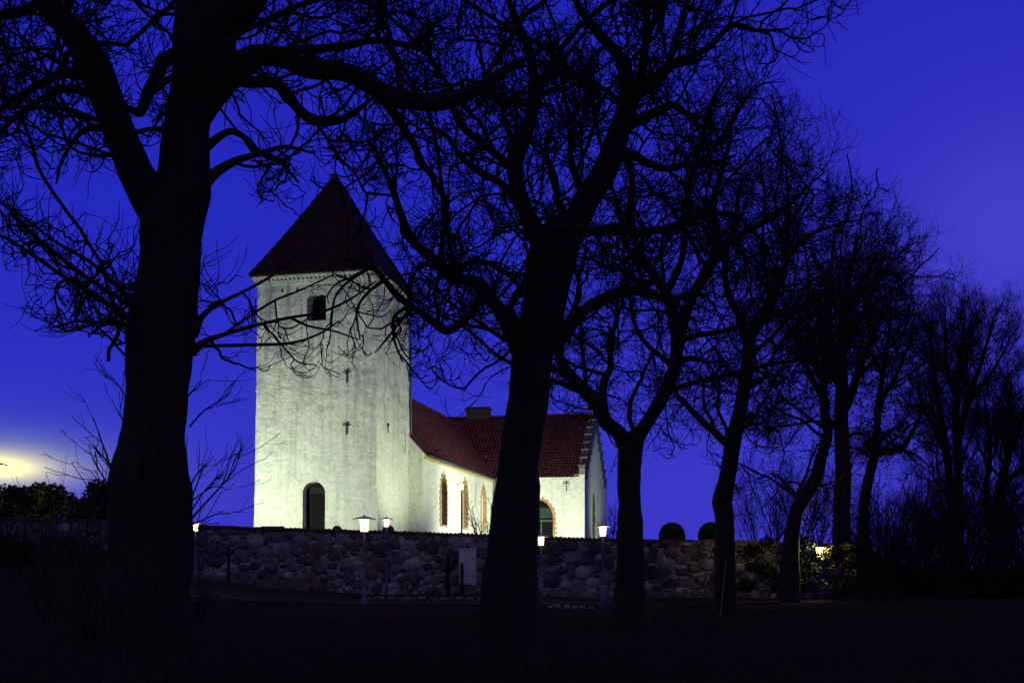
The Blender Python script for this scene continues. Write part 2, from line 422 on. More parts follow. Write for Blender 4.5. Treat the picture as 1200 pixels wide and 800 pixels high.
def fieldstones(root, px0, px1, boxy=False):
    rnd = random.Random(5); x0 = (px0 - 600) * WY / F; x1 = (px1 - 600) * WY / F
    ico = bmesh.new(); bmesh.ops.create_icosphere(ico, subdivisions=2, radius=1); iv = [v_.co.copy() for v_ in ico.verts]; if_ = [tuple(v_.index for v_ in f.verts) for f in ico.faces]; ico.free()
    placed = []; grid = {}
    mb = MB()
    for r0, r1, tries in ((0.28, 0.36, 500), (0.18, 0.28, 3500), (0.11, 0.18, 9000), (0.05, 0.11, 16000)):
        for _ in range(tries):
            X = rnd.uniform(x0, x1); zb, zt_ = wall_z(X); z = rnd.uniform(zb, zt_); q = rnd.uniform(r0, r1)
            if z + q * .75 > zt_ + 0.02: continue
            gx, ok = int(X), True
            for k in (gx - 1, gx, gx + 1):
                for (a, b, c_) in grid.get(k, ()):
                    if math.hypot((a - X) * 0.92, (b - z) * 1.12) < (c_ + q) * 0.87: ok = False; break
                if not ok: break
            if not ok: continue
            grid.setdefault(gx, []).append((X, z, q))
            sd = rnd.random() * 99; ax = rnd.uniform(1.0, 1.28); az = rnd.uniform(0.78, 0.98); rot = rnd.uniform(-.35, .35) * (0.35 if boxy else 1)
            if boxy: ax *= rnd.uniform(0.95, 1.15); az *= 0.85
            vs = []
            for c_ in iv:
                d = 1 + 0.30 * noise.noise(c_ * 1.1 + Vector((sd, 0, 0)))
                if boxy:
                    d = 1 + 0.12 * noise.noise(c_ * 1.1 + Vector((sd, 0, 0)))
                    c_ = Vector([math.copysign(abs(t_) ** 0.5, t_) for t_ in c_]) * 0.92
                a, b, c3 = c_.x * d * q * ax, c_.y * d * min(q, 0.17) * 0.55, c_.z * d * q * az
                vs.append((X + a * math.cos(rot) - c3 * math.sin(rot), WY + 0.03 + 0.05 * (z - zb) / 2 + b, z + a * math.sin(rot) + c3 * math.cos(rot)))
            mb.add(vs, if_)
    mb.build('stone_blocks' if boxy else 'fieldstones', M['blocks' if boxy else 'fieldstones'], root, smooth=True)
wr = empty('stone_wall', ((400 - 600) * WY / F, WY, 0))
wr.location = (0, 0, 0)
tag(wr, 'long churchyard wall of rounded fieldstones in pale mortar under a row of small tiles', 'wall')
wall_part(wr, -60, 752, M['mortar'], 'tiles', 1); fieldstones(wr, -60, 752)
wr2 = empty('stone_wall')
tag(wr2, 'darker churchyard wall of squared stones under flat capstones, to the right of the fieldstone wall', 'wall')
wall_part(wr2, 753, 985, M['mortar'], 'slabs', 9); fieldstones(wr2, 754, 984, True)

# ------------------------------------------------------------------ church
A = R(12)
Q = Vector((-8.06, 63.0, 0))
church = empty('church', Q, -A)
tag(church, 'floodlit whitewashed medieval church with square tower and red tiled roofs behind the stone wall', 'church')
def part(mb, name, m, parent=church, **k): return mb.build(name, m, parent, **k)

def pointed(w, h, spring, n=8, segm=False):
    """outline of an arched opening, bottom-left, up and round to bottom-right; (a, z)"""
    if segm:
        rise = h - spring; r = (w*w/4 + rise*rise) / (2*rise); a0 = math.asin(w/2/r)
        arc = [(r*math.sin(t), spring + rise - r + r*math.cos(t)) for t in np.linspace(-a0, a0, 2*n+1)]
        return [(-w/2, 0)] + arc + [(w/2, 0)]
    rise = h - spring
    c = (rise*rise - w*w/4) / w          # arc centres beyond the middle
    r = w/2 + c
    tmax = math.atan2(rise, c)
    left = [(c - r*math.cos(t), spring + r*math.sin(t)) for t in np.linspace(0, tmax, n)]
    right = [(-a, z) for a, z in reversed(left[:-1])]
    return [(-w/2, 0)] + left + right + [(w/2, 0)]

# frames: matrices that map (a, depth-inward, z) to church local space
def FW(x, y, z): return Matrix.Translation((x, y, z))                                  # west-facing wall: a=+x, inward=+y
def FS(x, y, z): return Matrix.Translation((x, y, z)) @ Matrix(((0,-1,0,0),(1,0,0,0),(0,0,1,0),(0,0,0,1)))   # south-facing: a=+y, inward=-x
TH = 19.2 - 0.35
G0 = 2.6
# tower walls, slightly battered, with gently uneven faces
def grid_box(x0, x1, y0, y1, z0, z1, batter, step, amp, seed):
    bm = bmesh.new()
    def face(o, u, v_, nu, nv):
        g = [[bm.verts.new(o + u * (i / nu) + v_ * (j / nv)) for j in range(nv + 1)] for i in range(nu + 1)]
        for i in range(nu):
            for j in range(nv): bm.faces.new((g[i][j], g[i+1][j], g[i+1][j+1], g[i][j+1]))
    X, Y, Z = x1 - x0, y1 - y0, z1 - z0
    nX, nY, nZ = max(1, int(X/step)), max(1, int(Y/step)), max(1, int(Z/step))
    for o, u, v_, a, b in (((x0,y0,z0),(X,0,0),(0,0,Z),nX,nZ), ((x1,y0,z0),(0,Y,0),(0,0,Z),nY,nZ), ((x1,y1,z0),(-X,0,0),(0,0,Z),nX,nZ),
                        ((x0,y1,z0),(0,-Y,0),(0,0,Z),nY,nZ), ((x0,y0,z1),(X,0,0),(0,Y,0),nX,nY), ((x0,y1,z0),(X,0,0),(0,-Y,0),nX,nY)):
        face(Vector(o), Vector(u), Vector(v_), a, b)
    bmesh.ops.remove_doubles(bm, verts=bm.verts, dist=0.001)
    cx, cy = (x0+x1)/2, (y0+y1)/2
    for v_ in bm.verts:
        k = 1 + batter * (1 - (v_.co.z - z0) / Z)
        n3 = noise.noise_vector(v_.co * 0.55 + Vector((seed, 0, 0))) * amp + noise.noise_vector(v_.co * 1.7 + Vector((seed, 5, 0))) * amp * 0.4
        v_.co.x = cx + (v_.co.x - cx) * k + n3.x; v_.co.y = cy + (v_.co.y - cy) * k + n3.y
    me = bpy.data.meshes.new('walls'); bm.to_mesh(me); bm.free(); return me
tower = link_mesh('tower_wall', grid_box(-7.5, 0, 0, 6.3, G0, TH, 0.045, 0.3, 0.055, 1), M['plaster'], church)
sx = lambda px: (px - 440) / 136 * 7.5 + 0.0      # west face: pixel to local x (approximately)
zt = lambda py, Y=63.6: EYE + (HOR - py) * Y / F
ZD = 3.2
cutter = MB()
belf_w = pointed(1.22, 1.76, 1.24, segm=True)
cutter.prism(belf_w, FW(sx(373), -0.5, zt(375)), 1.5)
belf_s = pointed(1.15, 1.76, 1.24, segm=True)
cutter.prism(belf_s, FS(0.5, 3.2, zt(375)), 1.5)
door_w = pointed(1.42, 3.55, 2.75, segm=True)
cutter.prism(door_w, FW(sx(370.5), -0.6, ZD), 1.15)
cutter.box(-0.9, 0.5, 5.25, 5.5, 8.8, 10.7)
c = cutter.build('cutter', None)
c.parent = church
cut(tower, c)
# belfry shutters, door
def louvre(prof_w, h, Mx, name='belfry_opening', slats=7):
    mb = MB(); mb.prism(pointed(prof_w - 0.02, h - 0.02, h - 0.56, segm=True), Mx @ Matrix.Translation((0, 0.85, 0.01)), 0.06)
    o = part(mb, name, M['darkwood'])
    mb = MB()
    for k in range(slats):
        z = 0.12 + k * (h - 0.65) / slats
        mb.box(-prof_w/2 + .06, prof_w/2 - .06, 0.62, 0.74, z, z + 0.03, Mx @ Matrix.Translation((0, 0, 0)))
    mb.build('slat', M['darkwood'], o)
louvre(1.22, 1.76, FW(sx(373), 0, zt(375)))
louvre(1.15, 1.76, FS(0, 3.2, zt(375)))
# pale brick arches over the belfry openings
for Mx, w in ((FW(sx(373), 0, zt(375)), 1.22), (FS(0, 3.2, zt(375)), 1.15)):
    mb = MB(); rise = .52; r = (w*w/4 + rise*rise)/(2*rise); a0 = math.asin(w/2/r)
    for t in np.linspace(-a0*1.02, a0*1.02, 11):
        cx, cz = r*math.sin(t), 1.24 + rise - r + r*math.cos(t)
        mb.box(-0.05, 0.05, -0.06, 0.15, 0.005, 0.17, Mx @ Matrix.Translation((cx, 0, cz)) @ Matrix.Rotation(t, 4, 'Y'))
    part(mb, 'arch', M['plaster2'])
mb = MB(); mb.prism(pointed(1.40, 3.53, 2.74, segm=True), FW(sx(370.5), 0.46, ZD), 0.06); door = part(mb, 'door', M['darkwood'])
mb = MB()
for k in range(7):
    x = -0.66 + k * 0.19
    mb.box(x, x + 0.17, 0.385, 0.42, 0.05, 2.62, FW(sx(370.5), 0, ZD))
mb.build('plank', M['darkwood'], door)
mb = MB()
mb.box(-0.70, 0.70, 0.36, 0.42, 2.64, 2.76, FW(sx(370.5), 0, ZD)); mb.build('transom', M['darkwood'], door)
mb = MB()
for k in range(-4, 5):
    for sgn in (-1, 1):
        Mx = FW(sx(370.5), 0.40, ZD + 3.05) @ Matrix.Translation((k * 0.17, 0, 0)) @ Matrix.Rotation(R(45) * sgn, 4, 'Y')
        mb.box(-0.008, 0.008, -0.01, 0.01, -0.26, 0.26, Mx)
mb.build('fanlight_lattice', M['iron'], door)
mb = MB(); mb.tube([(0.3, 0.34, 1.25), (0.42, 0.33, 1.25)], 0.02); 
for i, vv in enumerate(mb.v): mb.v[i] = tuple(FW(sx(370.5), 0, ZD) @ Vector(vv))
mb.build('handle', M['iron'], door)
mb = MB(); mb.box(-0.98, 0.02, -0.6, 0.0, -0.6, 0, FW(sx(370.5) + .48, 0, ZD)); part(mb, 'doorstep', M['granite'])
# string course and cornice
mb = MB(); zs = zt(455.5)
mb.box(-7.6, 0.09, -0.085, 0.0, zs, zs + 0.06); part(mb, 'string_course', M['plaster2'])
mb = MB()
ct = TH + 0.36
mb.box(-7.60, 0.10, -0.10, 6.40, TH - 0.26, TH + 0.02)
mb.box(-7.76, 0.26, -0.26, 6.56, TH + 0.15, TH + 0.37)
part(mb, 'cornice', M['plaster2'], bevel=0.02)
mb = MB()
k = -7.68
while k < 0.2:
    mb.box(k, k + 0.13, -0.19, -0.0, TH + 0.022, TH + 0.148); k += 0.27
k = 0.0
while k < 6.4:
    mb.box(0.0, 0.19, k, k + 0.13, TH + 0.022, TH + 0.148); k += 0.27
part(mb, 'dentils', M['plaster2'])
# wall anchors
def anchor(Mx, s=1.0):
    mb = MB()
    mb.box(-0.035*s, 0.035*s, -0.07, -0.02, -0.75*s, 0.22*s, Mx)
    mb.tube([Mx @ Vector(p) for p in ((-0.34*s, -0.05, 0.10*s), (-0.24*s, -0.05, -0.02), (0, -0.05, 0.03), (0.24*s, -0.05, -0.02), (0.34*s, -0.05, 0.10*s))], 0.035*s, 6)
    mb.tube([Mx @ Vector(p) for p in ((-0.2*s, -0.05, 0.25*s), (0, -0.05, 0.10*s), (0.2*s, -0.05, 0.25*s))], 0.03*s, 6)
    mb.box(-0.06*s, 0.06*s, -0.1, -0.01, -0.04, 0.16*s, Mx)
    part(mb, 'wall_anchor', M['iron'])
anchor(FW(sx(408), -0.08, zt(438)), 0.8); anchor(FW(sx(408), -0.12, zt(499)), 0.75); anchor(FS(0.10, 1.9, zt(495)), 0.6)
for pxx in (333, 351, 412, 427): 
    mb = MB(); mb.box(-.07, .07, -0.06, 0.05, -0.05, 0.07, FW(sx(pxx), 0, TH - 0.62)); part(mb, 'putlog_block', M['iron'])
# slit window in the south face
mb = MB(); mb.box(-0.60, -0.50, 5.24, 5.51, 8.79, 10.71); part(mb, 'window', M['glass'])
# tower roof: pyramid with a slight kick at the eaves, tile courses modelled
apex = Vector((-3.75, 3.15, 26.1)); mb = MB()
hx, hy = 3.75 + 0.30, 3.15 + 0.30
rows = 44; z0 = TH + 0.34
rings = []
for i in range(rows + 1):
    t = i / rows
    s = (1 - t) + 0.02 * math.exp(-t * 9) - 0.012 * math.sin(math.pi * t)
    s = max(s, 0.012)
    z = z0 + (apex.z - z0) * t
    for dz, ds in ((0, 0.0), (-0.035, 0.010 if i else 0)):
        if dz and not i: continue
        rings.append((s + ds if dz else s, z + dz if dz else z))
rr = [(1.02, z0 - 0.06)]
for i in range(rows + 1):
    t = i / rows; s = max((1 - t) + 0.02 * math.exp(-t * 9) - 0.012 * math.sin(math.pi * t), 0.012); z = z0 + (apex.z - z0) * t
    if i: rr.append((s + 0.008, z - 0.0)); 
    rr.append((s, z))
vs = []; fs = []
for s, z in rr:
    for a, b in ((-1,-1),(1,-1),(1,1),(-1,1)): vs.append((apex.x + a*hx*s, apex.y + b*hy*s, z))
for i in range(len(rr) - 1):
    for k in range(4): fs.append((i*4+k, i*4+(k+1)%4, (i+1)*4+(k+1)%4, (i+1)*4+k))
fs.append((3, 2, 1, 0)); mb.add(vs, fs)
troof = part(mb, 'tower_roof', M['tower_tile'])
mb = MB()
for a, b in ((-1,-1),(1,-1),(1,1),(-1,1)):
    pts = [(apex.x + a*hx*s*1.0, apex.y + b*hy*s*1.0, z + 0.05) for s, z in rr[1::3]]
    mb.tube(pts, 0.09, 6)
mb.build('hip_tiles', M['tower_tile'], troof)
mb = MB()
mb.lathe([(0.22, apex.z - 0.25), (0.16, apex.z + 0.1), (0.05, apex.z + 0.35), (0.04, apex.z + 1.0), (0.16, apex.z + 1.15), (0.17, apex.z + 1.3), (0.04, apex.z + 1.45), (0.025, apex.z + 2.1)], 12, Matrix.Translation((apex.x, apex.y, 0)))
mb.box(apex.x - 0.55, apex.x + 0.35, apex.y - .01, apex.y + .01, apex.z + 1.72, apex.z + 1.95)
mb.build('weathervane', M['iron'], troof)

# nave ----------------------------------------------------------------
NX = 1.09                  # nave south wall, local x
NC = -3.75                 # centre line
NW = NX - NC
NE, NR = 9.04, 14.46       # eave, ridge heights
Y0, Y1 = 6.3, 26.1
def gable_box(name, pts, y0, y1, axis_, material):
    """pts: outline (a,z) of the cross-section"""
    mb = MB(); n = len(pts)
    if axis_ == 'y': vs = [(a, y0, z) for a, z in pts] + [(a, y1, z) for a, z in pts]
    else: vs = [(y0, a, z) for a, z in pts] + [(y1, a, z) for a, z in pts]
    fs = [tuple(range(n)), tuple(reversed(range(n, 2*n)))]
    for i in range(n): fs.append((i, i+n, (i+1)%n+n, (i+1)%n))
    mb.add(vs, fs); return part(mb, name, material)
nave = gable_box('nave_wall', [(NC-NW, G0), (NX, G0), (NX, NE), (NC, NR-0.15), (NC-NW, NE)], Y0 - 0.25, 36.0, 'y', M['plaster2'])
TY0, TY1 = 26.1, 40.4      # transept
TC = (TY0 + TY1) / 2; TS = NX + 7.62; TR = 15.0; TE = 9.09
trans = gable_box('transept_wall', [(TY0, G0), (TY1, G0), (TY1, TE), (TC, TR-0.12), (TY0, TE)], -14.0, TS, 'x', M['plaster2'])
wl_list = (6.55 + 4.69 - 0.25, 6.3 + 10.5, 6.3 + 16.4)
cutn = MB(); WIN = pointed(1.55, 3.45, 2.15)
for y in wl_list: cutn.prism(WIN, FS(NX + 0.5, y, 4.55), 1.0)
cutn.box(NX - 0.25, NX + 0.5, 19.9, 20.25, 6.2, 8.0)
c = cutn.build('cutter', None, church); cut(nave, c)
cutt = MB()
TD = pointed(2.1, 3.9, 2.35); tdx = NX + 4.0
cutt.prism(TD, FW(tdx, TY0 - 0.5, 3.3), 1.0)
GW = pointed(0.9, 3.6, 2.7)
cutt.prism(GW, FS(TS + 0.5, TC - 1.6, 4.2), 1.0)
c = cutt.build('cutter', None, church); cut(trans, c)

def teeth(Mx, w, h, spring, parent, material=M['brick'], name='brick_surround'):
    out = pointed(w, h, spring, 10)
    # walk the outline at even steps
    pts = [Vector((a, 0, z)) for a, z in out]
    mb = MB(); d = 0.1; k = 0; step = 0.19
    for i in range(len(pts) - 1):
        a, b = pts[i], pts[i+1]; L = (b - a).length; 
        if L < 1e-4: continue
        t = (b - a) / L
        while d < L:
            p = a + t * d; nrm_ = Vector((-t.z, 0, t.x))
            ang = math.atan2(t.z, t.x)
            ln = 0.30 if k % 2 else 0.17
            Mb = Mx @ Matrix.Translation(p) @ Matrix.Rotation(-ang, 4, 'Y')
            mb.box(-step/2 + .006, step/2 - .006, -0.035 - 0.01 * random.random(), 0.22, -0.02, ln + random.uniform(-.03, .03), Mb)
            d += step; k += 1
        d -= L
    return mb.build(name, material, parent)
def church_window(Mx, w, h, spring, ndiv=2):
    mb = MB(); mb.prism([(a*0.99, 0.01 + z*0.99) for a, z in pointed(w, h, spring)], Mx @ Matrix.Translation((0, 0.34, 0)), 0.03)
    win = part(mb, 'window', M['glass'])
    mb = MB()
    for k in range(1, ndiv + 1):
        a = -w/2 + w * k / (ndiv + 1); mb.box(a - .045, a + .045, 0.24, 0.338, 0.02, spring + (h - spring) * 0.55, Mx)
    z = 0.5
    while z < spring: mb.box(-w/2 + .02, w/2 - .02, 0.27, 0.336, z, z + 0.035, Mx); z += 0.5
    mb.build('mullions', M['yellow_brick'], win)
    teeth(Mx, w, h, spring, win)
    mb = MB(); mb.box(-w/2 - 0.1, w/2 + 0.1, -0.10, 0.33, -0.10, -0.003, Mx); mb.build('sill', M['brick'], win)
for y in wl_list: church_window(FS(NX, y, 4.55), 1.55, 3.45, 2.15)
church_window(FS(TS, TC - 1.6, 4.2), 0.9, 3.6, 2.7, 1)
mb = MB(); mb.box(-0.02, 0.02, 0, 0, 0, 0)
mb = MB(); mb.box(NX - 0.23, NX - 0.2, 19.91, 20.24, 6.21, 7.99); part(mb, 'niche_panel', M['greenpipe'])
# arched doorway in the transept
Mx = FW(tdx, TY0, 3.3)
mb = MB(); mb.prism([(a*0.99, z*0.99) for a, z in pointed(2.1, 3.9, 2.35)], Mx @ Matrix.Translation((0, 0.40, 0)), 0.05); pd = part(mb, 'door', M['darkwood'])
mb = MB(); mb.box(-1.0, 1.0, 0.33, 0.398, 2.1, 2.24, Mx); mb.box(-0.05, 0.05, 0.33, 0.396, 0, 2.1, Mx); mb.build('door_frame', M['greenpipe'], pd)
mb = MB()
for k in range(-6, 7):
    for sgn in (-1, 1):
        mb.box(-0.018, 0.018, 0.35, 0.385, -0.55, 0.55, Mx @ Matrix.Translation((k * 0.14, 0, 2.82)) @ Matrix.Rotation(R(40) * sgn, 4, 'Y'))
lat = mb.build('fanlight_lattice', M['greenpipe'], pd)
teeth(Mx, 2.1, 3.9, 2.35, pd)
# corner buttress on the transept, kneeler stones, anchors
mb = MB(); mb.box(TS - 0.95, TS + 0.05, TY0 - 0.16, TY0 + 0.8, G0, TE + 0.1); part(mb, 'corner_pilaster', M['plaster2'], bevel=0.03)
mb = MB(); mb.box(TS - 0.8, TS + 0.07, TY1 - 0.8, TY1 + 0.15, G0, TE + 0.1); part(mb, 'corner_pilaster', M['plaster2'], bevel=0.03)
# crow-stepped gable on the south end
mb = MB(); nst = 8
for sgn in (-1, 1):
    for k in range(nst):
        y_a = TC + sgn * (TY1 - TC + 0.15) * (1 - k / nst); y_b = TC + sgn * (TY1 - TC + 0.15) * (1 - (k + 1) / nst)
        zz = TE + (TR - TE) * (k + 1) / nst + 0.05
        mb.box(TS - 0.42, TS + 0.06, min(y_a, y_b), max(y_a, y_b), TE - 0.4 if k == 0 else zz - 1.6, zz)
        mb.box(TS - 0.50, TS + 0.14, min(y_a, y_b) - .02, max(y_a, y_b) + .02, zz + 0.003, zz + 0.09)
part(mb, 'stepped_gable', M['gable_render'])
anchor(FW(NX + 6.15, TY0 - 0.03, zt(566, 87)), 0.85)

# pantile roofs -------------------------------------------------------
def pantiles(name, O, U, V, ulen, vlen, material, parent=church):
    """corrugated and stepped sheet; O eave corner, U along the eave, V up the slope"""
    U = Vector(U).normalized(); V = Vector(V).normalized(); Nn = U.cross(V).normalized()
    if Nn.z < 0: Nn = -Nn
    tw, th = 0.30, 0.36; nu = int(ulen / tw); nv = int(vlen / th)
    prof = [0.0, 0.055, 0.075, 0.05]
    cu = nu * 4; vs = []; fs = []; ringz = []
    for j in range(nv + 1):
        for e in ((0,) if j == 0 else (0, 1)):
            ringz.append((min(j * th, vlen), 0.045 if e == 1 or j == 0 else 0.0))
    jit = {}
    for r_, (vv, lift) in enumerate(ringz):
        for i in range(cu + 1):
            q = 0.012 * noise.noise(Vector((i * 0.11, vv * 1.3, 3)))
            vs.append(Vector(O) + U * (i * ulen / cu) + V * vv + Nn * (prof[i % 4] + lift + q + 0.05 * noise.noise(Vector((i * 0.02, vv * 0.3, 9)))))
    for r_ in range(len(ringz) - 1):
        for i in range(cu):
            a = r_ * (cu + 1) + i; fs.append((a, a + 1, a + cu + 2, a + cu + 1))
    mb = MB(); mb.add(vs, fs)
    base_ = len(mb.v)
    o = part(mb, name, material, parent)
    md = o.modifiers.new('thickness', 'SOLIDIFY'); md.thickness = 0.05; md.offset = -1
    return o
nsl = Vector((NC - NX, 0, NR - NE)); ext = 0.35
d = nsl.normalized()
pantiles('nave_roof', Vector((NX, Y0 - 0.05, NE + 0.05)) - d * ext, (0, 1, 0), nsl, 20.6 + 6.5, nsl.length + ext, M['tile'])
nsl2 = Vector((-(NC - NX), 0, NR - NE)); d2 = nsl2.normalized()
pantiles('nave_roof', Vector((NC - NW, Y0 - 0.05, NE + 0.05)) - d2 * ext, (0, 1, 0), nsl2, 27, nsl2.length + ext, M['tile'])
tsl = Vector((0, TC - TY0, TR - TE)); d = tsl.normalized()
pantiles('transept_roof', Vector((-14.0, TY0, TE + 0.05)) - d * 0.35, (1, 0, 0), tsl, TS + 14.0 - 0.45, tsl.length + 0.35, M['tile'])
tsl2 = Vector((0, -(TC - TY0), TR - TE)); d2 = tsl2.normalized()
pantiles('transept_roof', Vector((-14.0, TY1, TE + 0.05)) - d2 * 0.35, (1, 0, 0), tsl2, TS + 14.0 - 0.45, tsl2.length + 0.35, M['tile'])
mb = MB(); mb.tube([(NC, Y0, NR + 0.10), (NC, TC, NR + 0.10)], 0.14, 8); mb.tube([(-14, TC, TR + 0.10), (TS - .45, TC, TR + 0.10)], 0.14, 8)
part(mb, 'ridge_tiles', M['tile'])
# chimney on the transept ridge
cx_ = -1.9
mb = MB(); mb.box(cx_ - 1.05, cx_ + 1.05, TC - 0.4, TC + 0.4, TR - 1.2, TR + 1.0); ch = part(mb, 'chimney', M['chimney'])
mb = MB(); mb.box(cx_ - 1.17, cx_ + 1.17, TC - 0.52, TC + 0.52, TR + 0.75, TR + 0.88); mb.build('chimney_cap', M['chimney'], ch)
# brick cornice, gutters, downpipes
mb = MB(); mb.box(NX - .05, NX + 0.07, Y0 + .01, TY0 - .01, NE - 0.42, NE - 0.34); 
k = Y0 + 0.05
while k < TY0 - 0.2: mb.box(NX - .05, NX + 0.15, k, k + 0.12, NE - 0.335, NE - 0.16); k += 0.25
mb.box(NX - .05, NX + 0.18, Y0 + .01, TY0 - .01, NE - 0.155, NE - 0.06)
part(mb, 'brick_cornice', M['yellow_brick'])
mb = MB(); mb.box(NX + .2, TS - 1.0, TY0 - 0.16, TY0 + .05, TE - 0.30, TE - 0.1)
part(mb, 'eaves_cornice', M['plaster2'])
def gutter(a, b):
    mb = MB(); mb.tube([a, b], 0.10, 8); part(mb, 'gutter', M['greenpipe'], smooth=True)
gutter((NX + 0.36, Y0 - 0.1, NE - 0.20), (NX + 0.36, TY0 - 0.3, NE - 0.24))
mb = MB(); mb.tube([(0.42, 6.45, TH + 0.2), (0.25, 6.42, TH - 0.3), (0.13, 6.42, TH - 0.8), (0.20, 6.42, G0)], 0.075, 8); part(mb, 'downpipe', M['greenpipe'], smooth=True)
mb = MB(); mb.tube([(NX + 0.36, TY0 - 0.4, NE - 0.24), (NX + 0.36, TY0 - 0.4, NE - 0.5), (NX + 0.16, TY0 - 0.4, NE - 1.2), (NX + 0.16, TY0 - 0.4, G0)], 0.075, 8); part(mb, 'downpipe', M['greenpipe'], smooth=True)

# ------------------------------------------------------------------ trees
def unit(a): return a / np.maximum(np.linalg.norm(a, axis=-1, keepdims=True), 1e-9)
def tubes(pts, rad, k):
    """pts (N,S,3), rad (N,S) -> verts, quads"""
    N, Sg, _ = pts.shape
    t = np.gradient(pts, axis=1); t = unit(t)
    ref = unit(np.cross(t[:, 0], rng.normal(size=(N, 3))))
    u = unit(ref[:, None, :] - (t * ref[:, None, :]).sum(-1, keepdims=True) * t)
    w = np.cross(t, u)
    a = np.arange(k) * 2 * np.pi / k
    ring = pts[:, :, None, :] + rad[:, :, None, None] * (u[:, :, None, :] * np.cos(a)[None, None, :, None] + w[:, :, None, :] * np.sin(a)[None, None, :, None])
    verts = ring.reshape(-1, 3)
    idx = np.arange(N * Sg * k).reshape(N, Sg, k)
    nxt = np.roll(idx, -1, axis=2)
    quads = np.stack([idx[:, :-1], nxt[:, :-1], nxt[:, 1:], idx[:, 1:]], -1).reshape(-1, 4)
    return verts, quads
class Sink:
    def __init__(s): s.v = []; s.q = []; s.n = 0
    def add(s, v_, q): s.v.append(v_); s.q.append(q + s.n); s.n += len(v_)
    def build(s, name, m, parent, smooth_=False):
        return link_mesh(name, np_mesh(name, np.concatenate(s.v), np.concatenate(s.q)), m, parent, smooth_)

def grow(p0, d0, L, r0, r1, steps, wander, trop, kink=0.0):
    """trop: function t -> vertical pull per step"""
    N = len(p0); pts = np.zeros((N, steps + 1, 3)); pts[:, 0] = p0; d = unit(d0.copy())
    for s in range(steps):
        t = (s + 1) / steps
        d = d + rng.normal(size=(N, 3)) * wander
        if kink: 
            m_ = rng.random(N) < 0.3; d[m_] += rng.normal(size=(m_.sum(), 3)) * kink
        tv = trop(t); d[:, 2] += tv if np.isscalar(tv) else tv
        d = unit(d)
        pts[:, s + 1] = pts[:, s] + d * (L / steps)[:, None]
    tt = np.linspace(0, 1, steps + 1)[None, :]
    rad = r0[:, None] * (1 - tt) ** 0.8 + r1[:, None] * (1 - (1 - tt) ** 0.8)
    return pts, rad
def spawn(pts, rad, per, tmin, amin, amax, centre=None, outward=0.0, tmax=0.98):
    N, Sg, _ = pts.shape
    cnt = np.full(N, int(per)) + (rng.random(N) < (per - int(per)))
    pi = np.repeat(np.arange(N), cnt); n = len(pi)
    t = tmin + (tmax - tmin) * rng.random(n)
    f = t * (Sg - 1); i = np.minimum(f.astype(int), Sg - 2); fr = (f - i)[:, None]
    p = pts[pi, i] * (1 - fr) + pts[pi, i + 1] * fr
    r = rad[pi, i] * (1 - fr[:, 0]) + rad[pi, i + 1] * fr[:, 0]
    T = unit(pts[pi, i + 1] - pts[pi, i])
    q = unit(np.cross(T, rng.normal(size=(n, 3))))
    a = amin + (amax - amin) * rng.random(n)
    d = T * np.cos(a)[:, None] + q * np.sin(a)[:, None]
    if centre is not None and outward:
        o = p - centre; d = unit(d + unit(o) * outward)
    return p, d, r, t, pi

CLEAR = [(-50, 140, 396, 560, 1.0), (222, 300, 425, 640, 1.0), (304, 380, 318, 375, .45), (304, 380, 375, 425, .3), (300, 480, 442, 640, 1.0),
         (478, 590, 470, 640, 1.0), (640, 712, 500, 640, 1.0), (756, 836, 545, 640, 1.0), (310, 470, 225, 320, .3), (380, 480, 325, 440, .3), (-20, 150, 225, 345, .2), (240, 380, 120, 200, .3)]
def prune(pts, rad):
    # crowns end above these heights in the photograph
    N, Sg, _ = pts.shape; keep = np.ones(N, bool)
    for k in (Sg // 2, Sg - 1):
        p = pts[:, k]; x = 600 + F * p[:, 0] / p[:, 1]; y = HOR - F * (p[:, 2] - EYE) / p[:, 1]
        for x0, x1, y0, y1, pr in CLEAR:
            keep &= ~((x > x0) & (x < x1) & (y > y0) & (y < y1) & (rng.random(N) < pr))
    return pts[keep], rad[keep]
def catmull(P_, W, sub):
    P_ = [P_[0]*2 - P_[1]] + P_ + [P_[-1]*2 - P_[-2]]; W = [W[0]] + W + [W[-1]]
    out = []; ow = []
    for i in range(1, len(P_) - 2):
        for s in range(sub):
            t = s / sub; a, b, c_, d_ = P_[i-1], P_[i], P_[i+1], P_[i+2]
            out.append(0.5 * ((2*b) + (c_-a)*t + (2*a-5*b+4*c_-d_)*t*t + (3*b-a-3*c_+d_)*t**3))
            ow.append(W[i] * (1 - t) + W[i+1] * t)
    out.append(P_[-2]); ow.append(W[-2]); return out, ow
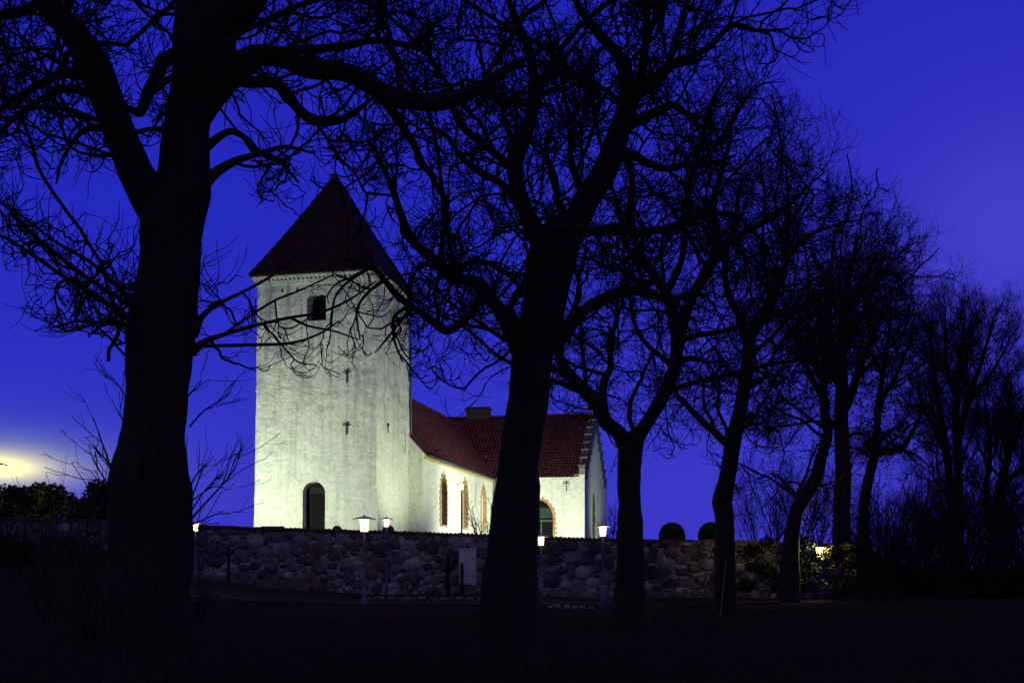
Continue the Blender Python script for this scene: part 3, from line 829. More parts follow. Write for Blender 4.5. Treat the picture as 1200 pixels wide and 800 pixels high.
def limb_mesh(pl, wl_, k, rough, seed):
    """one thick limb with a bark-like uneven surface and closed ends"""
    pts = np.array([tuple(p) for p in pl]); N = len(pts)
    t = unit(np.gradient(pts, axis=0)); ref = unit(np.cross(t[0], np.array([0.3, 1.0, 0.2])))
    vs = []
    for i in range(N):
        ref = unit(ref - t[i] * np.dot(ref, t[i])); w = np.cross(t[i], ref)
        for j in range(k):
            a = 2 * math.pi * j / k
            dr = ref * math.cos(a) + w * math.sin(a)
            p = pts[i] + dr * wl_[i]
            nn = noise.noise(Vector((p[0]*1.6 + seed, p[1]*1.6, p[2]*1.1))) + 0.5 * noise.noise(Vector((p[0]*5 + seed, p[1]*5, p[2]*3)))
            ridge = 0.35 * abs(math.sin(a * 4 + 2.0 * noise.noise(Vector((0, seed, p[2] * 0.7)))))
            vs.append(tuple(pts[i] + dr * wl_[i] * (1 + rough * (nn + ridge - 0.2))))
    vs = np.array(vs)
    idx = np.arange(N * k).reshape(N, k); nx_ = np.roll(idx, -1, 1)
    q = np.stack([idx[:-1], nx_[:-1], nx_[1:], idx[1:]], -1).reshape(-1, 4)
    vs = np.concatenate([vs, pts[:1] , pts[-1:] + t[-1:] * wl_[-1] * 0.6]); b = N * k
    caps = []
    for j in range(k):
        caps.append((b, (j + 1) % k, j, j)); caps.append((b + 1, (N-1)*k + j, (N-1)*k + (j+1) % k, (N-1)*k + (j+1) % k))
    tri = [(c_[0], c_[1], c_[2]) for c_ in caps]
    me = bpy.data.meshes.new('limb')
    me.from_pydata([tuple(x) for x in vs], [], [tuple(x) for x in q.tolist()] + tri); me.update()
    return me

def tree(label, Y0_, trunk, limbs, auto=8, tw=1.0, den=1.0, l1=2.4, habit='droop', auto_len=5.0, top=16.0, seed=0, group=None, extra=None, axis_px=None, lowcut=3.0, cat='tree'):
    """trunk, limbs: traced centre lines [(px, py, width px, depth shift m)...]; everything gets real depth and thickness"""
    global rng
    rng = np.random.default_rng(100 + seed); random.seed(seed)
    b = trunk[0]; base_x = (b[0] - 600) * Y0_ / F
    root = empty('bare_tree', (base_x, Y0_, gz(base_x, Y0_)))
    tag(root, label, cat, group)
    off = np.array(root.location)
    def to3(poly):
        pl = []; ww = []
        for q in poly:
            dy = q[3] if len(q) > 3 else 0.0
            pl.append(P(q[0], q[1], Y0_ + dy)); ww.append(q[2] / 2 * Y0_ / F)
        return pl, ww
    pl, ww = to3(trunk)
    if trunk[-1][2] < 9: ww[-1] = min(ww[-1], 0.012)
    pl, ww = catmull(pl, ww, 6)
    # root flare
    zb = gz(base_x, Y0_)
    o = link_mesh('trunk', limb_mesh([p - Vector(off) for p in pl], ww, 20, 0.16, seed), M['bark'], root, smooth=True)
    lines = [(np.array([tuple(p) for p in pl]), np.array(ww), True)]
    for li, lb in enumerate(limbs):
        # a limb's depth drifts away from the trunk's plane so that the crown has depth
        pl, ww = to3(lb); drift = random.uniform(-0.8, 0.8)
        if len(lb[0]) < 4:
            n_ = len(pl); sg = random.choice((-1, 1)) * random.uniform(0.06, 0.16) * Y0_ * 0.5
            for i in range(n_):
                tt = (i / (n_ - 1)) ** 1.2; dy = sg * tt; q = lb[i]
                pl[i] = P(q[0], q[1], Y0_ + dy)
        ww[-1] = min(ww[-1], 0.012); ww[-2] = min(ww[-2], max(0.03, ww[-2] * 0.7))
        pl, ww = catmull(pl, ww, 5)
        link_mesh('limb', limb_mesh([p - Vector(off) for p in pl], ww, 12 if ww[0] > 0.08 else 8, 0.12, seed + li + 1), M['bark'], root, smooth=True)
        lines.append((np.array([tuple(p) for p in pl]), np.array(ww), False))
    # points on the traced skeleton that may carry branches
    SP, ST, SR, SW = [], [], [], []
    for ln, w, is_trunk in lines:
        seg = np.linalg.norm(np.diff(ln, axis=0), axis=1); T = unit(np.gradient(ln, axis=0))
        for i in range(len(seg)):
            if ln[i][2] < lowcut + zb and is_trunk: continue
            SP.append(ln[i]); ST.append(T[i]); SR.append(w[i]); SW.append(seg[i])
    SP, ST, SR, SW = map(np.array, (SP, ST, SR, SW))
    height_c = np.array([base_x if axis_px is None else (axis_px - 600) * Y0_ / F, Y0_, zb + top * 0.42])
    sink = Sink()
    # automatic scaffold limbs, mostly towards and away from the camera
    if auto:
        thick = np.where((SR > np.quantile(SR, 0.3)) & (SP[:, 2] > zb + top * 0.25))[0]
        ii = rng.choice(thick, auto)
        d = rng.normal(size=(auto, 3)) * np.array([0.7, 1.0, 0.45]); d[:, 2] = np.abs(d[:, 2]) + 0.35
        d = unit(d)
        L = auto_len * (0.6 + 0.6 * rng.random(auto))
        r0 = np.minimum(SR[ii] * 0.5, 0.075)
        ap, ar = grow(SP[ii], d, L, r0, np.full(auto, 0.025), 14, 0.13, lambda t: 0.02, 0.25)
        sink.add(*tubes(ap, ar, 8))
    # level 1 branches
    total = SW.sum(); n1 = int(total * 3.3 * den)
    wgt = SW * np.where(SR > 0.2, 0.45, 1.0); wgt /= wgt.sum()
    ii = rng.choice(len(SP), n1, p=wgt)
    q = unit(np.cross(ST[ii], rng.normal(size=(n1, 3)))); a = R(35) + R(50) * rng.random(n1)
    d1 = ST[ii] * np.cos(a)[:, None] + q * np.sin(a)[:, None]
    d1 = unit(d1 + 0.35 * unit(SP[ii] - height_c))
    p1 = SP[ii]; rr_ = SR[ii]
    if auto:
        pa, da, ra, ta, _ = spawn(ap, ar, 7 * den, 0.15, R(30), R(75), height_c, 0.35)
        p1 = np.concatenate([p1, pa]); d1 = np.concatenate([d1, da]); rr_ = np.concatenate([rr_, ra])
    n1 = len(p1)
    L = l1 * (0.45 + 0.75 * rng.random(n1)) * np.clip(rr_ / 0.05, 0.5, 1.15)
    if habit == 'droop': tr = lambda t: -0.055 if t < 0.55 else 0.10
    else: tr = lambda t: 0.09
    b1, r1 = grow(p1, d1, L, np.minimum(rr_ * 0.5, 0.017) + 0.005 * tw, np.full(n1, 0.0075 * tw), 14, 0.20 if habit == 'droop' else 0.09, tr, 0.42 if habit == 'droop' else 0.1)
    b1, r1 = prune(b1, r1)
    sink.add(*tubes(b1, r1, 5))
    # level 2
    p, d, r, t, _ = spawn(b1, r1, 9.5 * den, 0.12, R(30), R(75), height_c, 0.12)
    n2 = len(p); L = l1 * 0.42 * (0.5 + 0.8 * rng.random(n2)) * (1.1 - 0.45 * t)
    tr2 = (lambda t: -0.05 if t < 0.4 else 0.16) if habit == 'droop' else (lambda t: 0.13)
    b2, r2 = grow(p, d, L, np.minimum(r * 0.6, 0.008) + 0.002 * tw, np.full(n2, 0.0050 * tw), 10, 0.26 if habit == 'droop' else 0.1, tr2, 0.6 if habit == 'droop' else 0.1)
    b2, r2 = prune(b2, r2)
    sink.add(*tubes(b2, r2, 4))
    # level 3
    p, d, r, t, _ = spawn(b2, r2, 4.6 * den, 0.15, R(30), R(70))
    n3 = len(p); L = l1 * 0.23 * (0.45 + 0.9 * rng.random(n3))
    tr3 = (lambda t: 0.12) if habit == 'droop' else (lambda t: 0.15)
    b3, r3 = grow(p, d, L, np.full(n3, 0.0056 * tw), np.full(n3, 0.0038 * tw), 6, 0.20, tr3)
    b3, r3 = prune(b3, r3)
    sink.add(*tubes(b3, r3, 3))
    if extra:
        for ex in extra:   # traced thin shoots
            pl, ww = to3(ex); ww = [w_ * 0.6 for w_ in ww]; ww[-1] = 0.004; pl, ww = catmull(pl, ww, 4)
            arr = np.array([[tuple(x) for x in pl]]); rad = np.array([ww]); sink.add(*tubes(arr, rad, 5))
            p, d, r, t, _ = spawn(arr, rad, max(3, int(len(pl) * 0.4)), 0.1, R(20), R(50))
            L = 0.035 * Y0_ * (0.5 + rng.random(len(p))); L = np.minimum(L, 0.9)
            b_, r_ = grow(p, d, L, np.minimum(r * 0.7, 0.01), np.full(len(p), 0.004 * tw), 6, 0.12, lambda t: 0.05)
            sink.add(*tubes(b_, r_, 4))
            p, d, r, t, _ = spawn(b_, r_, 1.2, 0.2, R(20), R(50)); b_, r_ = grow(p, d, np.full(len(p), 0.25), r * 0.8, np.full(len(p), 0.003 * tw), 5, 0.12, lambda t: 0.05)
            sink.add(*tubes(b_, r_, 3))
    for i in range(len(sink.v)): sink.v[i] = sink.v[i] - off
    sink.build('crown', M['twig'], root)
    print('tree', label[:30], 'branches', n1, n2, n3, 'verts', sink.n)
    return root

# -- the great tree on the left
T1 = [(178, 850, 118), (176, 780, 104), (175, 720, 94), (175, 640, 91), (175, 590, 90), (175, 562, 90), (178, 536, 82), (180, 500, 72), (181, 457, 69),
      (188, 405, 73), (193, 352, 72), (200, 300, 66), (202, 262, 70), (212, 225, 64), (217, 190, 56), (220, 150, 51), (228, 100, 54), (232, 50, 54), (236, 10, 54), (236, -60, 44), (228, -150, 34), (235, -260, 24), (228, -380, 12)]
T1L = [
  [(196, 265, 48), (176, 232, 46), (158, 200, 40), (147, 172, 38), (135, 140, 37), (122, 105, 36), (110, 78, 38), (88, 42, 30), (62, 12, 28), (38, -30, 26), (10, -90, 20), (-10, -170, 12)],
  [(232, 128, 40), (252, 104, 38), (275, 84, 32), (300, 66, 24), (330, 68, 21), (360, 80, 22), (400, 84, 21), (425, 94, 22), (455, 112, 22), (490, 119, 21), (525, 118, 20), (560, 104, 15), (590, 84, 12), (622, 66, 9), (665, 40, 6)],
  [(240, 60, 40), (262, 26, 42), (288, 2, 38), (315, -35, 30), (345, -90, 22), (370, -160, 14)],
  [(268, 92, 16), (292, 96, 14), (318, 97, 12), (334, 107, 13), (350, 128, 12), (368, 141, 13), (395, 141, 10), (418, 130, 8), (440, 112, 5)],
  [(205, 66, 18), (192, 72, 16), (182, 92, 15), (172, 112, 14), (164, 132, 10), (150, 128, 7), (128, 140, 4)],
  [(236, 178, 12), (252, 164, 10), (270, 154, 8), (288, 162, 7), (306, 180, 6), (330, 192, 4), (350, 214, 3)],
  [(240, 215, 14), (256, 200, 11), (278, 188, 8), (305, 180, 6), (335, 172, 5), (368, 180, 3)],
  [(100, 88, 16), (78, 86, 12), (55, 94, 9), (34, 106, 8), (12, 118, 6), (-14, 140, 4)],
  [(112, 112, 14), (92, 106, 10), (72, 106, 8), (50, 116, 7), (22, 134, 6), (0, 156, 5), (-20, 180, 3)],
  [(66, 8, 14), (44, 6, 12), (20, 16, 10), (0, 20, 7), (-30, 40, 5)],
  [(118, 150, 10), (100, 152, 7), (86, 166, 5), (72, 190, 4), (66, 215, 3)],
  [(225, 412, 14), (240, 400, 7), (262, 392, 5.5), (300, 381, 4.5), (340, 372, 4), (375, 366, 3.4), (408, 352, 3), (440, 330, 2)],
  [(226, 392, 13), (236, 372, 7), (252, 358, 5.5), (272, 348, 4.5), (300, 334, 3.6), (326, 318, 3), (352, 296, 2)],
  [(228, 404, 7), (250, 405, 4.5), (290, 404, 4), (340, 402, 3.4), (372, 392, 2.6), (398, 376, 2)],
  [(262, 392, 4), (290, 372, 3.4), (322, 352, 3), (352, 340, 2.4), (390, 322, 2)],
  [(340, 372, 4), (362, 382, 3), (392, 388, 2.6), (420, 398, 2)],
  [(166, 386, 14), (150, 372, 10), (132, 360, 8), (108, 344, 7), (75, 324, 6), (40, 300, 5), (5, 278, 4), (-40, 262, 3)],
  [(165, 358, 9), (146, 344, 7), (110, 310, 5), (60, 280, 4), (15, 245, 3), (-20, 225, 2.5)],
  [(160, 380, 6), (130, 380, 4), (95, 376, 3), (60, 384, 2.5)],
]
T1X = [[(222, 610, 5), (240, 590, 4), (262, 566, 3.4), (274, 550, 3), (282, 532, 2.2)], [(218, 600, 4), (228, 574, 3), (240, 545, 2)], [(220, 606, 4), (236, 580, 3), (256, 556, 2)],
       [(222, 616, 4), (244, 606, 3), (262, 598, 2)], [(218, 580, 4), (230, 556, 3), (242, 542, 2)], [(135, 562, 5), (126, 536, 4), (116, 508, 3), (109, 487, 2)],
       [(135, 580, 4), (122, 560, 3), (110, 540, 2.4), (104, 522, 2)], [(132, 585, 4), (118, 566, 3), (104, 550, 2)], [(134, 610, 3), (110, 580, 2.5), (84, 542, 2)],
       [(222, 500, 4), (238, 482, 3), (256, 470, 2.5), (272, 458, 2)], [(216, 470, 4), (226, 458, 3), (246, 444, 2)], [(150, 470, 3), (138, 450, 2.4), (124, 438, 2)],
       [(150, 500, 3), (140, 486, 2.4), (132, 470, 2)], [(220, 590, 3), (250, 570, 2.4), (268, 574, 2)], [(218, 630, 3), (236, 616, 2.4), (258, 612, 2)]]
tree('thickest bare tree at left, with one long limb reaching over the tower', 12.5, T1, T1L, auto=14, tw=1.0, den=0.78, l1=1.9, top=15, seed=1, extra=T1X, lowcut=5.2, auto_len=4.0)
# -- the tree in the middle
T2 = [(598, 812, 96), (598, 760, 80), (598, 715, 72), (600, 650, 60), (604, 600, 55), (608, 550, 50), (614, 500, 46), (620, 455, 47), (624, 420, 46), (632, 390, 50), (641, 350, 51), (648, 312, 52), (655, 285, 48), (662, 262, 42)]
T2L = [
  [(650, 300, 40), (664, 276, 38), (676, 258, 33), (690, 232, 30), (710, 198, 28), (724, 160, 26), (735, 118, 22), (732, 86, 16), (724, 64, 13), (702, 40, 11), (682, 14, 9), (664, -24, 7), (640, -80, 5)],
  [(642, 296, 28), (630, 276, 24), (616, 248, 21), (608, 225, 20), (603, 196, 18), (611, 172, 16), (622, 140, 14), (626, 110, 13), (624, 80, 12), (617, 50, 10), (604, 22, 8), (588, -24, 6), (580, -80, 4)],
  [(612, 420, 22), (600, 394, 18), (590, 372, 16), (576, 350, 15), (562, 333, 14), (536, 325, 13), (508, 303, 12), (482, 281, 11), (470, 252, 9), (458, 216, 7), (446, 190, 6), (432, 160, 4)],
  [(566, 340, 11), (556, 362, 10), (540, 378, 10), (522, 387, 10), (502, 372, 9), (484, 360, 8), (464, 345, 8), (446, 322, 6), (430, 312, 5), (404, 304, 3)],
  [(484, 360, 5), (470, 375, 4), (455, 395, 3), (440, 412, 2)],
  [(452, 327, 5), (432, 342, 4), (418, 364, 3), (422, 398, 2)],
  [(434, 313, 5), (408, 330, 3.6), (392, 350, 2.8), (388, 384, 2)],
  [(478, 358, 5), (462, 372, 4), (462, 398, 3), (472, 424, 2)],
  [(654, 396, 22), (674, 374, 15), (692, 358, 14), (712, 348, 13), (738, 340, 12), (764, 345, 11), (784, 352, 8), (806, 346, 6), (828, 330, 4)],
  [(604, 204, 10), (592, 190, 9), (575, 176, 9), (550, 156, 9), (536, 140, 8), (530, 122, 7), (522, 96, 6), (500, 70, 4)],
  [(604, 232, 10), (586, 214, 8), (568, 205, 8), (542, 186, 7), (526, 162, 6), (506, 148, 5), (480, 130, 3)],
  [(736, 122, 15), (746, 100, 13), (752, 84, 12), (757, 44, 10), (760, 2, 8), (772, -50, 6), (776, -120, 4)],
  [(732, 130, 16), (750, 108, 15), (768, 94, 13), (788, 76, 11), (806, 68, 9), (830, 56, 7), (858, 30, 6), (888, 36, 4), (925, 34, 3)],
  [(724, 158, 14), (746, 142, 12), (768, 132, 11), (790, 124, 9), (812, 140, 7), (832, 160, 5)],
  [(610, 176, 8), (594, 150, 7), (586, 118, 6), (570, 92, 5), (560, 50, 4), (540, 10, 3)],
  [(690, 236, 12), (676, 210, 9), (668, 180, 8), (672, 150, 6), (660, 110, 5), (664, 70, 4)],
  [(776, 92, 9), (790, 54, 8), (800, 20, 6), (820, -30, 5), (850, -70, 3)],
  [(668, 262, 12), (654, 236, 9), (650, 206, 8), (640, 176, 6), (650, 140, 5)],
  [(720, 170, 9), (736, 190, 8), (742, 220, 7), (738, 250, 5), (746, 290, 4)],
]
tree('tall bare tree in the middle whose thick trunk hides part of the nave', 16.0, T2, T2L, auto=14, tw=1.1, den=0.84, l1=2.2, top=16, seed=2, lowcut=6.0, auto_len=4.4)
# -- the third, forked like a Y
T3 = [(738, 742, 46), (738, 700, 38), (738, 650, 32), (738, 600, 28), (737, 560, 27), (738, 530, 30), (741, 512, 30)]
T3L = [
  [(736, 526, 22), (724, 506, 19), (710, 494, 18), (702, 476, 17), (690, 462, 16), (670, 442, 14), (658, 424, 12), (656, 404, 9), (664, 380, 7), (676, 352, 6), (680, 318, 5), (690, 290, 3)],
  [(742, 524, 22), (752, 504, 18), (764, 486, 17), (776, 465, 16), (788, 438, 15), (793, 404, 14), (790, 372, 13), (784, 350, 12), (772, 330, 10), (752, 302, 9), (742, 268, 8), (738, 236, 7), (742, 200, 5), (730, 160, 3)],
  [(708, 488, 12), (706, 464, 11), (708, 446, 10), (716, 428, 8), (714, 400, 7), (724, 372, 6), (720, 340, 4)],
  [(792, 410, 14), (802, 372, 13), (815, 340, 13), (832, 312, 12), (840, 280, 10), (836, 240, 8), (846, 200, 7), (856, 160, 6), (850, 120, 4)],
  [(834, 310, 10), (856, 284, 9), (880, 268, 8), (902, 256, 7), (930, 236, 5), (952, 214, 4), (968, 200, 3)],
  [(790, 430, 9), (806, 420, 8), (826, 424, 6), (840, 440, 4)],
  [(780, 346, 9), (800, 300, 8), (802, 250, 7), (812, 200, 7), (826, 150, 6), (838, 110, 5), (856, 84, 3)],
  [(766, 330, 8), (750, 332, 7), (726, 316, 6), (706, 322, 4)],
  [(812, 200, 7), (840, 170, 6), (866, 128, 5), (890, 100, 4), (920, 96, 3)],
]
tree('bare tree forking into a low wide Y, just right of the church', 28.0, T3, T3L, auto=16, tw=1.2, den=0.74, l1=2.7, top=17, seed=3, lowcut=6.5, auto_len=5.5)
T4 = [(850, 730, 32), (850, 690, 26), (850, 640, 24), (849, 606, 23), (846, 588, 23), (852, 560, 19), (858, 525, 18), (865, 490, 17), (871, 460, 16), (876, 420, 14), (879, 396, 13), (888, 380, 12), (900, 355, 10), (914, 328, 9), (922, 290, 7), (924, 240, 5), (920, 190, 3)]
T4L = [
  [(858, 524, 12), (846, 514, 10), (828, 498, 8), (810, 480, 7), (790, 458, 5), (776, 440, 3)],
  [(877, 412, 10), (868, 376, 9), (852, 340, 8), (850, 300, 7), (862, 260, 6), (866, 220, 4), (880, 186, 3)],
  [(872, 458, 8), (886, 448, 7), (902, 440, 6), (920, 443, 5), (938, 458, 3)],
  [(912, 330, 7), (930, 292, 6), (956, 272, 5), (984, 262, 4), (1010, 250, 3)],
  [(888, 380, 8), (912, 366, 7), (938, 362, 6), (962, 342, 4), (988, 330, 3)],
  [(864, 500, 6), (882, 486, 5), (896, 492, 4), (906, 508, 3)],
  [(850, 300, 6), (836, 262, 5), (828, 226, 4), (836, 190, 3)],
  [(922, 270, 5), (944, 230, 4), (960, 196, 3)],
]
tree('slim bare tree leaning slightly right, its knobbly trunk in front of the squared stone wall', 35.0, T4, T4L, auto=18, tw=1.3, den=0.78, l1=2.8, top=16, seed=4, lowcut=5.5, auto_len=5.0)
T5 = [(926, 716, 24), (926, 660, 20), (927, 630, 18), (932, 604, 17), (941, 585, 17), (955, 562, 15), (963, 536, 13), (970, 508, 12), (967, 484, 11), (965, 450, 9), (965, 415, 8), (970, 360, 7), (974, 310, 5), (980, 262, 3)]
T5L = [
  [(940, 588, 9), (928, 576, 7), (914, 560, 5), (900, 552, 3)],
  [(966, 470, 8), (950, 440, 7), (938, 404, 6), (930, 366, 4)],
  [(970, 505, 8), (990, 480, 7), (1004, 448, 6), (1008, 410, 5), (1020, 370, 3)],
  [(966, 440, 6), (984, 410, 5), (1000, 380, 4), (1010, 340, 3)],
  [(968, 380, 6), (950, 350, 5), (946, 310, 4), (940, 270, 3)],
  [(972, 350, 5), (996, 310, 4), (1016, 274, 3)],
]
tree('bare tree with a sharply bent trunk rising just left of the lit leafy bush', 42.0, T5, T5L, auto=18, tw=1.35, den=0.72, l1=3.0, top=16, seed=5, lowcut=5.0, auto_len=5.0)
T6 = [(987, 712, 26), (987, 650, 21), (987, 600, 20), (987, 540, 18), (985, 490, 16), (987, 445, 13), (986, 400, 11), (990, 350, 8), (1000, 300, 5), (1006, 260, 3)]
T6L = [
  [(987, 480, 9), (1004, 440, 8), (1020, 400, 7), (1036, 360, 5), (1052, 326, 3)],
  [(986, 450, 8), (968, 414, 7), (958, 370, 6), (952, 330, 4)],
  [(987, 410, 7), (1010, 370, 6), (1030, 330, 5), (1050, 296, 3)],
  [(990, 360, 6), (1014, 320, 5), (1036, 290, 3)],
  [(987, 520, 6), (1000, 508, 5), (1016, 512, 4), (1030, 530, 3)],
  [(1004, 440, 6), (1028, 420, 5), (1056, 392, 4), (1076, 352, 3)],
]
tree('straight upright bare tree directly behind the lit leafy bush', 47.5, T6, T6L, auto=18, tw=1.4, den=0.70, l1=3.0, top=16, seed=6, lowcut=4.5, auto_len=5.0)
T7 = [(1009, 706, 16), (1010, 660, 14), (1011, 620, 13), (1015, 575, 12), (1024, 535, 11), (1027, 508, 9), (1030, 470, 8), (1036, 430, 6), (1042, 390, 4), (1046, 350, 3)]
T7L = [
  [(1024, 534, 9), (1036, 528, 8), (1048, 527, 8), (1060, 521, 7), (1070, 504, 5), (1082, 478, 4), (1086, 446, 3)],
  [(1030, 470, 6), (1050, 440, 5), (1066, 400, 4), (1074, 366, 3)],
  [(1034, 440, 5), (1020, 410, 4), (1016, 380, 3)],
  [(1050, 526, 5), (1072, 532, 4), (1090, 548, 3)],
]
tree('thin bare tree with a side branch held level, right of the upright tree', 52.0, T7, T7L, auto=12, tw=1.4, den=0.78, l1=2.8, top=14, seed=7, lowcut=4.0, auto_len=4.0)
T8 = [(1120, 700, 20), (1120, 660, 18), (1120, 630, 17), (1120, 600, 18)]
T8L = [
  [(1116, 620, 11), (1115, 590, 10), (1111, 545, 9), (1104, 500, 8), (1098, 460, 6), (1092, 420, 5), (1086, 380, 3)],
  [(1124, 620, 12), (1124, 590, 11), (1122, 540, 9), (1120, 490, 8), (1122, 440, 6), (1128, 400, 5), (1130, 356, 3)],
  [(1122, 520, 8), (1134, 470, 7), (1148, 430, 5), (1160, 390, 4), (1166, 362, 3)],
  [(1111, 540, 6), (1098, 510, 5), (1082, 476, 4), (1074, 440, 3)],
  [(1121, 470, 6), (1110, 430, 5), (1108, 390, 4), (1108, 352, 3)],
  [(1134, 474, 6), (1156, 446, 5), (1172, 420, 4), (1184, 396, 3)],
]
tree('far bare tree with a fine round brush-like crown on twin stems', 60.0, T8, T8L, auto=14, tw=1.1, den=1.05, l1=2.7, habit='up', top=16, seed=8, lowcut=4.0, auto_len=4.0)
T9 = [(1164, 700, 18), (1164, 660, 16), (1166, 630, 14), (1168, 600, 13), (1172, 572, 11), (1180, 540, 8), (1184, 510, 6), (1184, 470, 4), (1186, 440, 3)]
T9L = [
  [(1164, 640, 9), (1157, 610, 8), (1156, 570, 7), (1160, 530, 6), (1156, 490, 4), (1152, 456, 3)],
  [(1172, 572, 8), (1188, 556, 7), (1204, 548, 5), (1220, 530, 4)],
  [(1180, 540, 6), (1196, 500, 5), (1206, 460, 4), (1214, 430, 3)],
  [(1166, 620, 6), (1182, 606, 5), (1200, 590, 4), (1216, 570, 3)],
]
tree('rightmost and shortest of the bare trees, branching low at the picture edge', 62.0, T9, T9L, auto=12, tw=1.2, den=1.1, l1=2.8, habit='up', top=13, seed=9, lowcut=3.0, auto_len=3.5)

# -- thicket of thin shrubs below the far trees
def shrub(name, loc, h, stems, spread, tw, material, label, cat, group=None, seed=0, den=1.0):
    global rng
    rng = np.random.default_rng(500 + seed)
    root = empty(name, loc); tag(root, label, cat, group)
    p0 = rng.normal(size=(stems, 3)) * np.array([0.12, 0.12, 0]) * spread
    d0 = rng.normal(size=(stems, 3)) * 0.33 * spread; d0[:, 2] = 1
    L = h * (0.65 + 0.4 * rng.random(stems))
    s1, r1 = grow(p0, d0, L, 0.016 * tw * (0.7 + rng.random(stems)), np.full(stems, 0.005 * tw), 12, 0.07, lambda t: 0.02, 0.12)
    a = Sink(); a.add(*tubes(s1, r1, 6)); a.build('stems', material, root, True)
    b = Sink()
    p, d, r, t, _ = spawn(s1, r1, 8 * den, 0.15, R(20), R(50)); n = len(p)
    b2, r2 = grow(p, d, h * 0.26 * (0.5 + rng.random(n)) * (1.15 - 0.6 * t), np.minimum(r * 0.6, 0.010 * tw), np.full(n, 0.004 * tw), 7, 0.12, lambda t: 0.07)
    b.add(*tubes(b2, r2, 4))
    p, d, r, t, _ = spawn(b2, r2, 4 * den, 0.15, R(20), R(55)); n = len(p)
    b3, r3 = grow(p, d, h * 0.10 * (0.5 + rng.random(n)), np.minimum(r * 0.7, 0.005 * tw), np.full(n, 0.003 * tw), 5, 0.14, lambda t: 0.08)
    b.add(*tubes(b3, r3, 3)); b.build('twigs', material, root)
    return root
def copy_tree(o, parent=None):
    c_ = o.copy(); COL.objects.link(c_); c_.parent = parent
    for ch_ in list(o.children): copy_tree(ch_, c_)
    return c_
proto = [shrub('bare_shrub', (0, 0, 0), 6.0, 17, 1.0, 1.5, M['twig'], 'x', 'shrub', 'bare shrubs in the thicket on the right', seed=s) for s in range(4)]
spots = [(885, 49, .62), (905, 50, .8), (1040, 50, .8), (1058, 54, .95), (1080, 56, 1.05), (1098, 52, .85), (1140, 55, 1.0), (1152, 50, .7), (1190, 54, .95), (1205, 58, 1.1), (1000, 55, .85), (960, 53, .75), (1025, 58, 1.0), (1068, 49, .65), (1112, 60, 1.15), (1176, 60, 1.1), (940, 57, .9), (1135, 48, .6), (1050, 62, 1.25), (1090, 64, 1.3), (1150, 66, 1.4), (1185, 64, 1.35), (1030, 60, 1.2), (1125, 65, 1.4), (1070, 66, 1.4), (1205, 50, .8)]
TH_LAB = 'bare many-stemmed shrub in the dark thicket under the trees at right'
for i, (px, Y, s) in enumerate(spots):
    o = proto[i] if i < 4 else copy_tree(proto[i % 4])
    X = (px - 600) * Y / F; o.location = (X, Y, gz(X, Y) - 0.05); o.rotation_euler.z = i * 1.7; o.scale = (s, s, s)
    o['label'] = TH_LAB
# shrubs on the left, in front of the glow
shrub('bare_shrub', (P(92, 640, 24).x, 24, gz(P(92, 640, 24).x, 24)), 3.6, 16, 1.0, 1.0, M['pale_twig'], 'spindly shrub of upright pale shoots in front of the yellow glow at left', 'shrub', seed=21)
shrub('bare_shrub', (P(60, 640, 30).x, 30, gz(P(60, 640, 30).x, 30)), 3.0, 12, 1.0, 1.1, M['twig'], 'low spreading bare shrub at the far left below the yellow glow', 'shrub', seed=22)
shrub('bare_shrub', (P(112, 640, 20).x, 20, gz(P(112, 640, 20).x, 20)), 1.9, 14, 1.3, 0.8, M['twig'], 'small twiggy shrub touching the left side of the thickest trunk', 'shrub', seed=23)
shrub('bare_shrub', (P(228, 640, 30).x, 30, gz(P(228, 640, 30).x, 30)), 1.5, 12, 1.3, 0.9, M['twig'], 'short twiggy shrub at the right side of the thickest trunk, before the wall', 'shrub', seed=24)
shrub('bare_shrub', (P(722, 640, 48).x, 48.5, 2.3), 2.3, 8, 0.7, 1.6, M['twig'], 'thin bare sapling rising behind the wall beside the Y-forked tree', 'shrub', seed=25)
shrub('bare_shrub', (P(566, 640, 50).x, 49.5, 2.3), 2.3, 5, 0.7, 1.6, M['twig'], 'thin leaning sapling before the nave windows, left of the middle trunk', 'shrub', seed=26)

# leafy things --------------------------------------------------------
def leaves(centres, n, size, squash=(1, 1, 1), shell=0.0):
    """n leaf quads in a set of ellipsoid clumps (centre, radii)"""
    w = np.abs(np.array([c_[1][0] * c_[1][1] * c_[1][2] for c_ in centres])) ** 0.8; w /= w.sum()
    k = rng.choice(len(centres), n, p=w)
    C_ = np.array([c_[0] for c_ in centres])[k]; Rr = np.array([c_[1] for c_ in centres])[k]
    d = unit(rng.normal(size=(n, 3))); rad = (shell + (1 - shell) * rng.random(n)) ** 0.45
    p = C_ + d * Rr * rad[:, None]
    nrm_ = unit(d + rng.normal(size=(n, 3)) * 0.8); u = unit(np.cross(nrm_, rng.normal(size=(n, 3)))); w_ = np.cross(nrm_, u)
    s = size * (0.6 + 0.8 * rng.random(n))[:, None]
    q = np.stack([p - u * s, p - w_ * s * 0.55, p + u * s, p + w_ * s * 0.55], 1).reshape(-1, 3)
    return q, np.arange(n * 4).reshape(n, 4)
rng = np.random.default_rng(77)
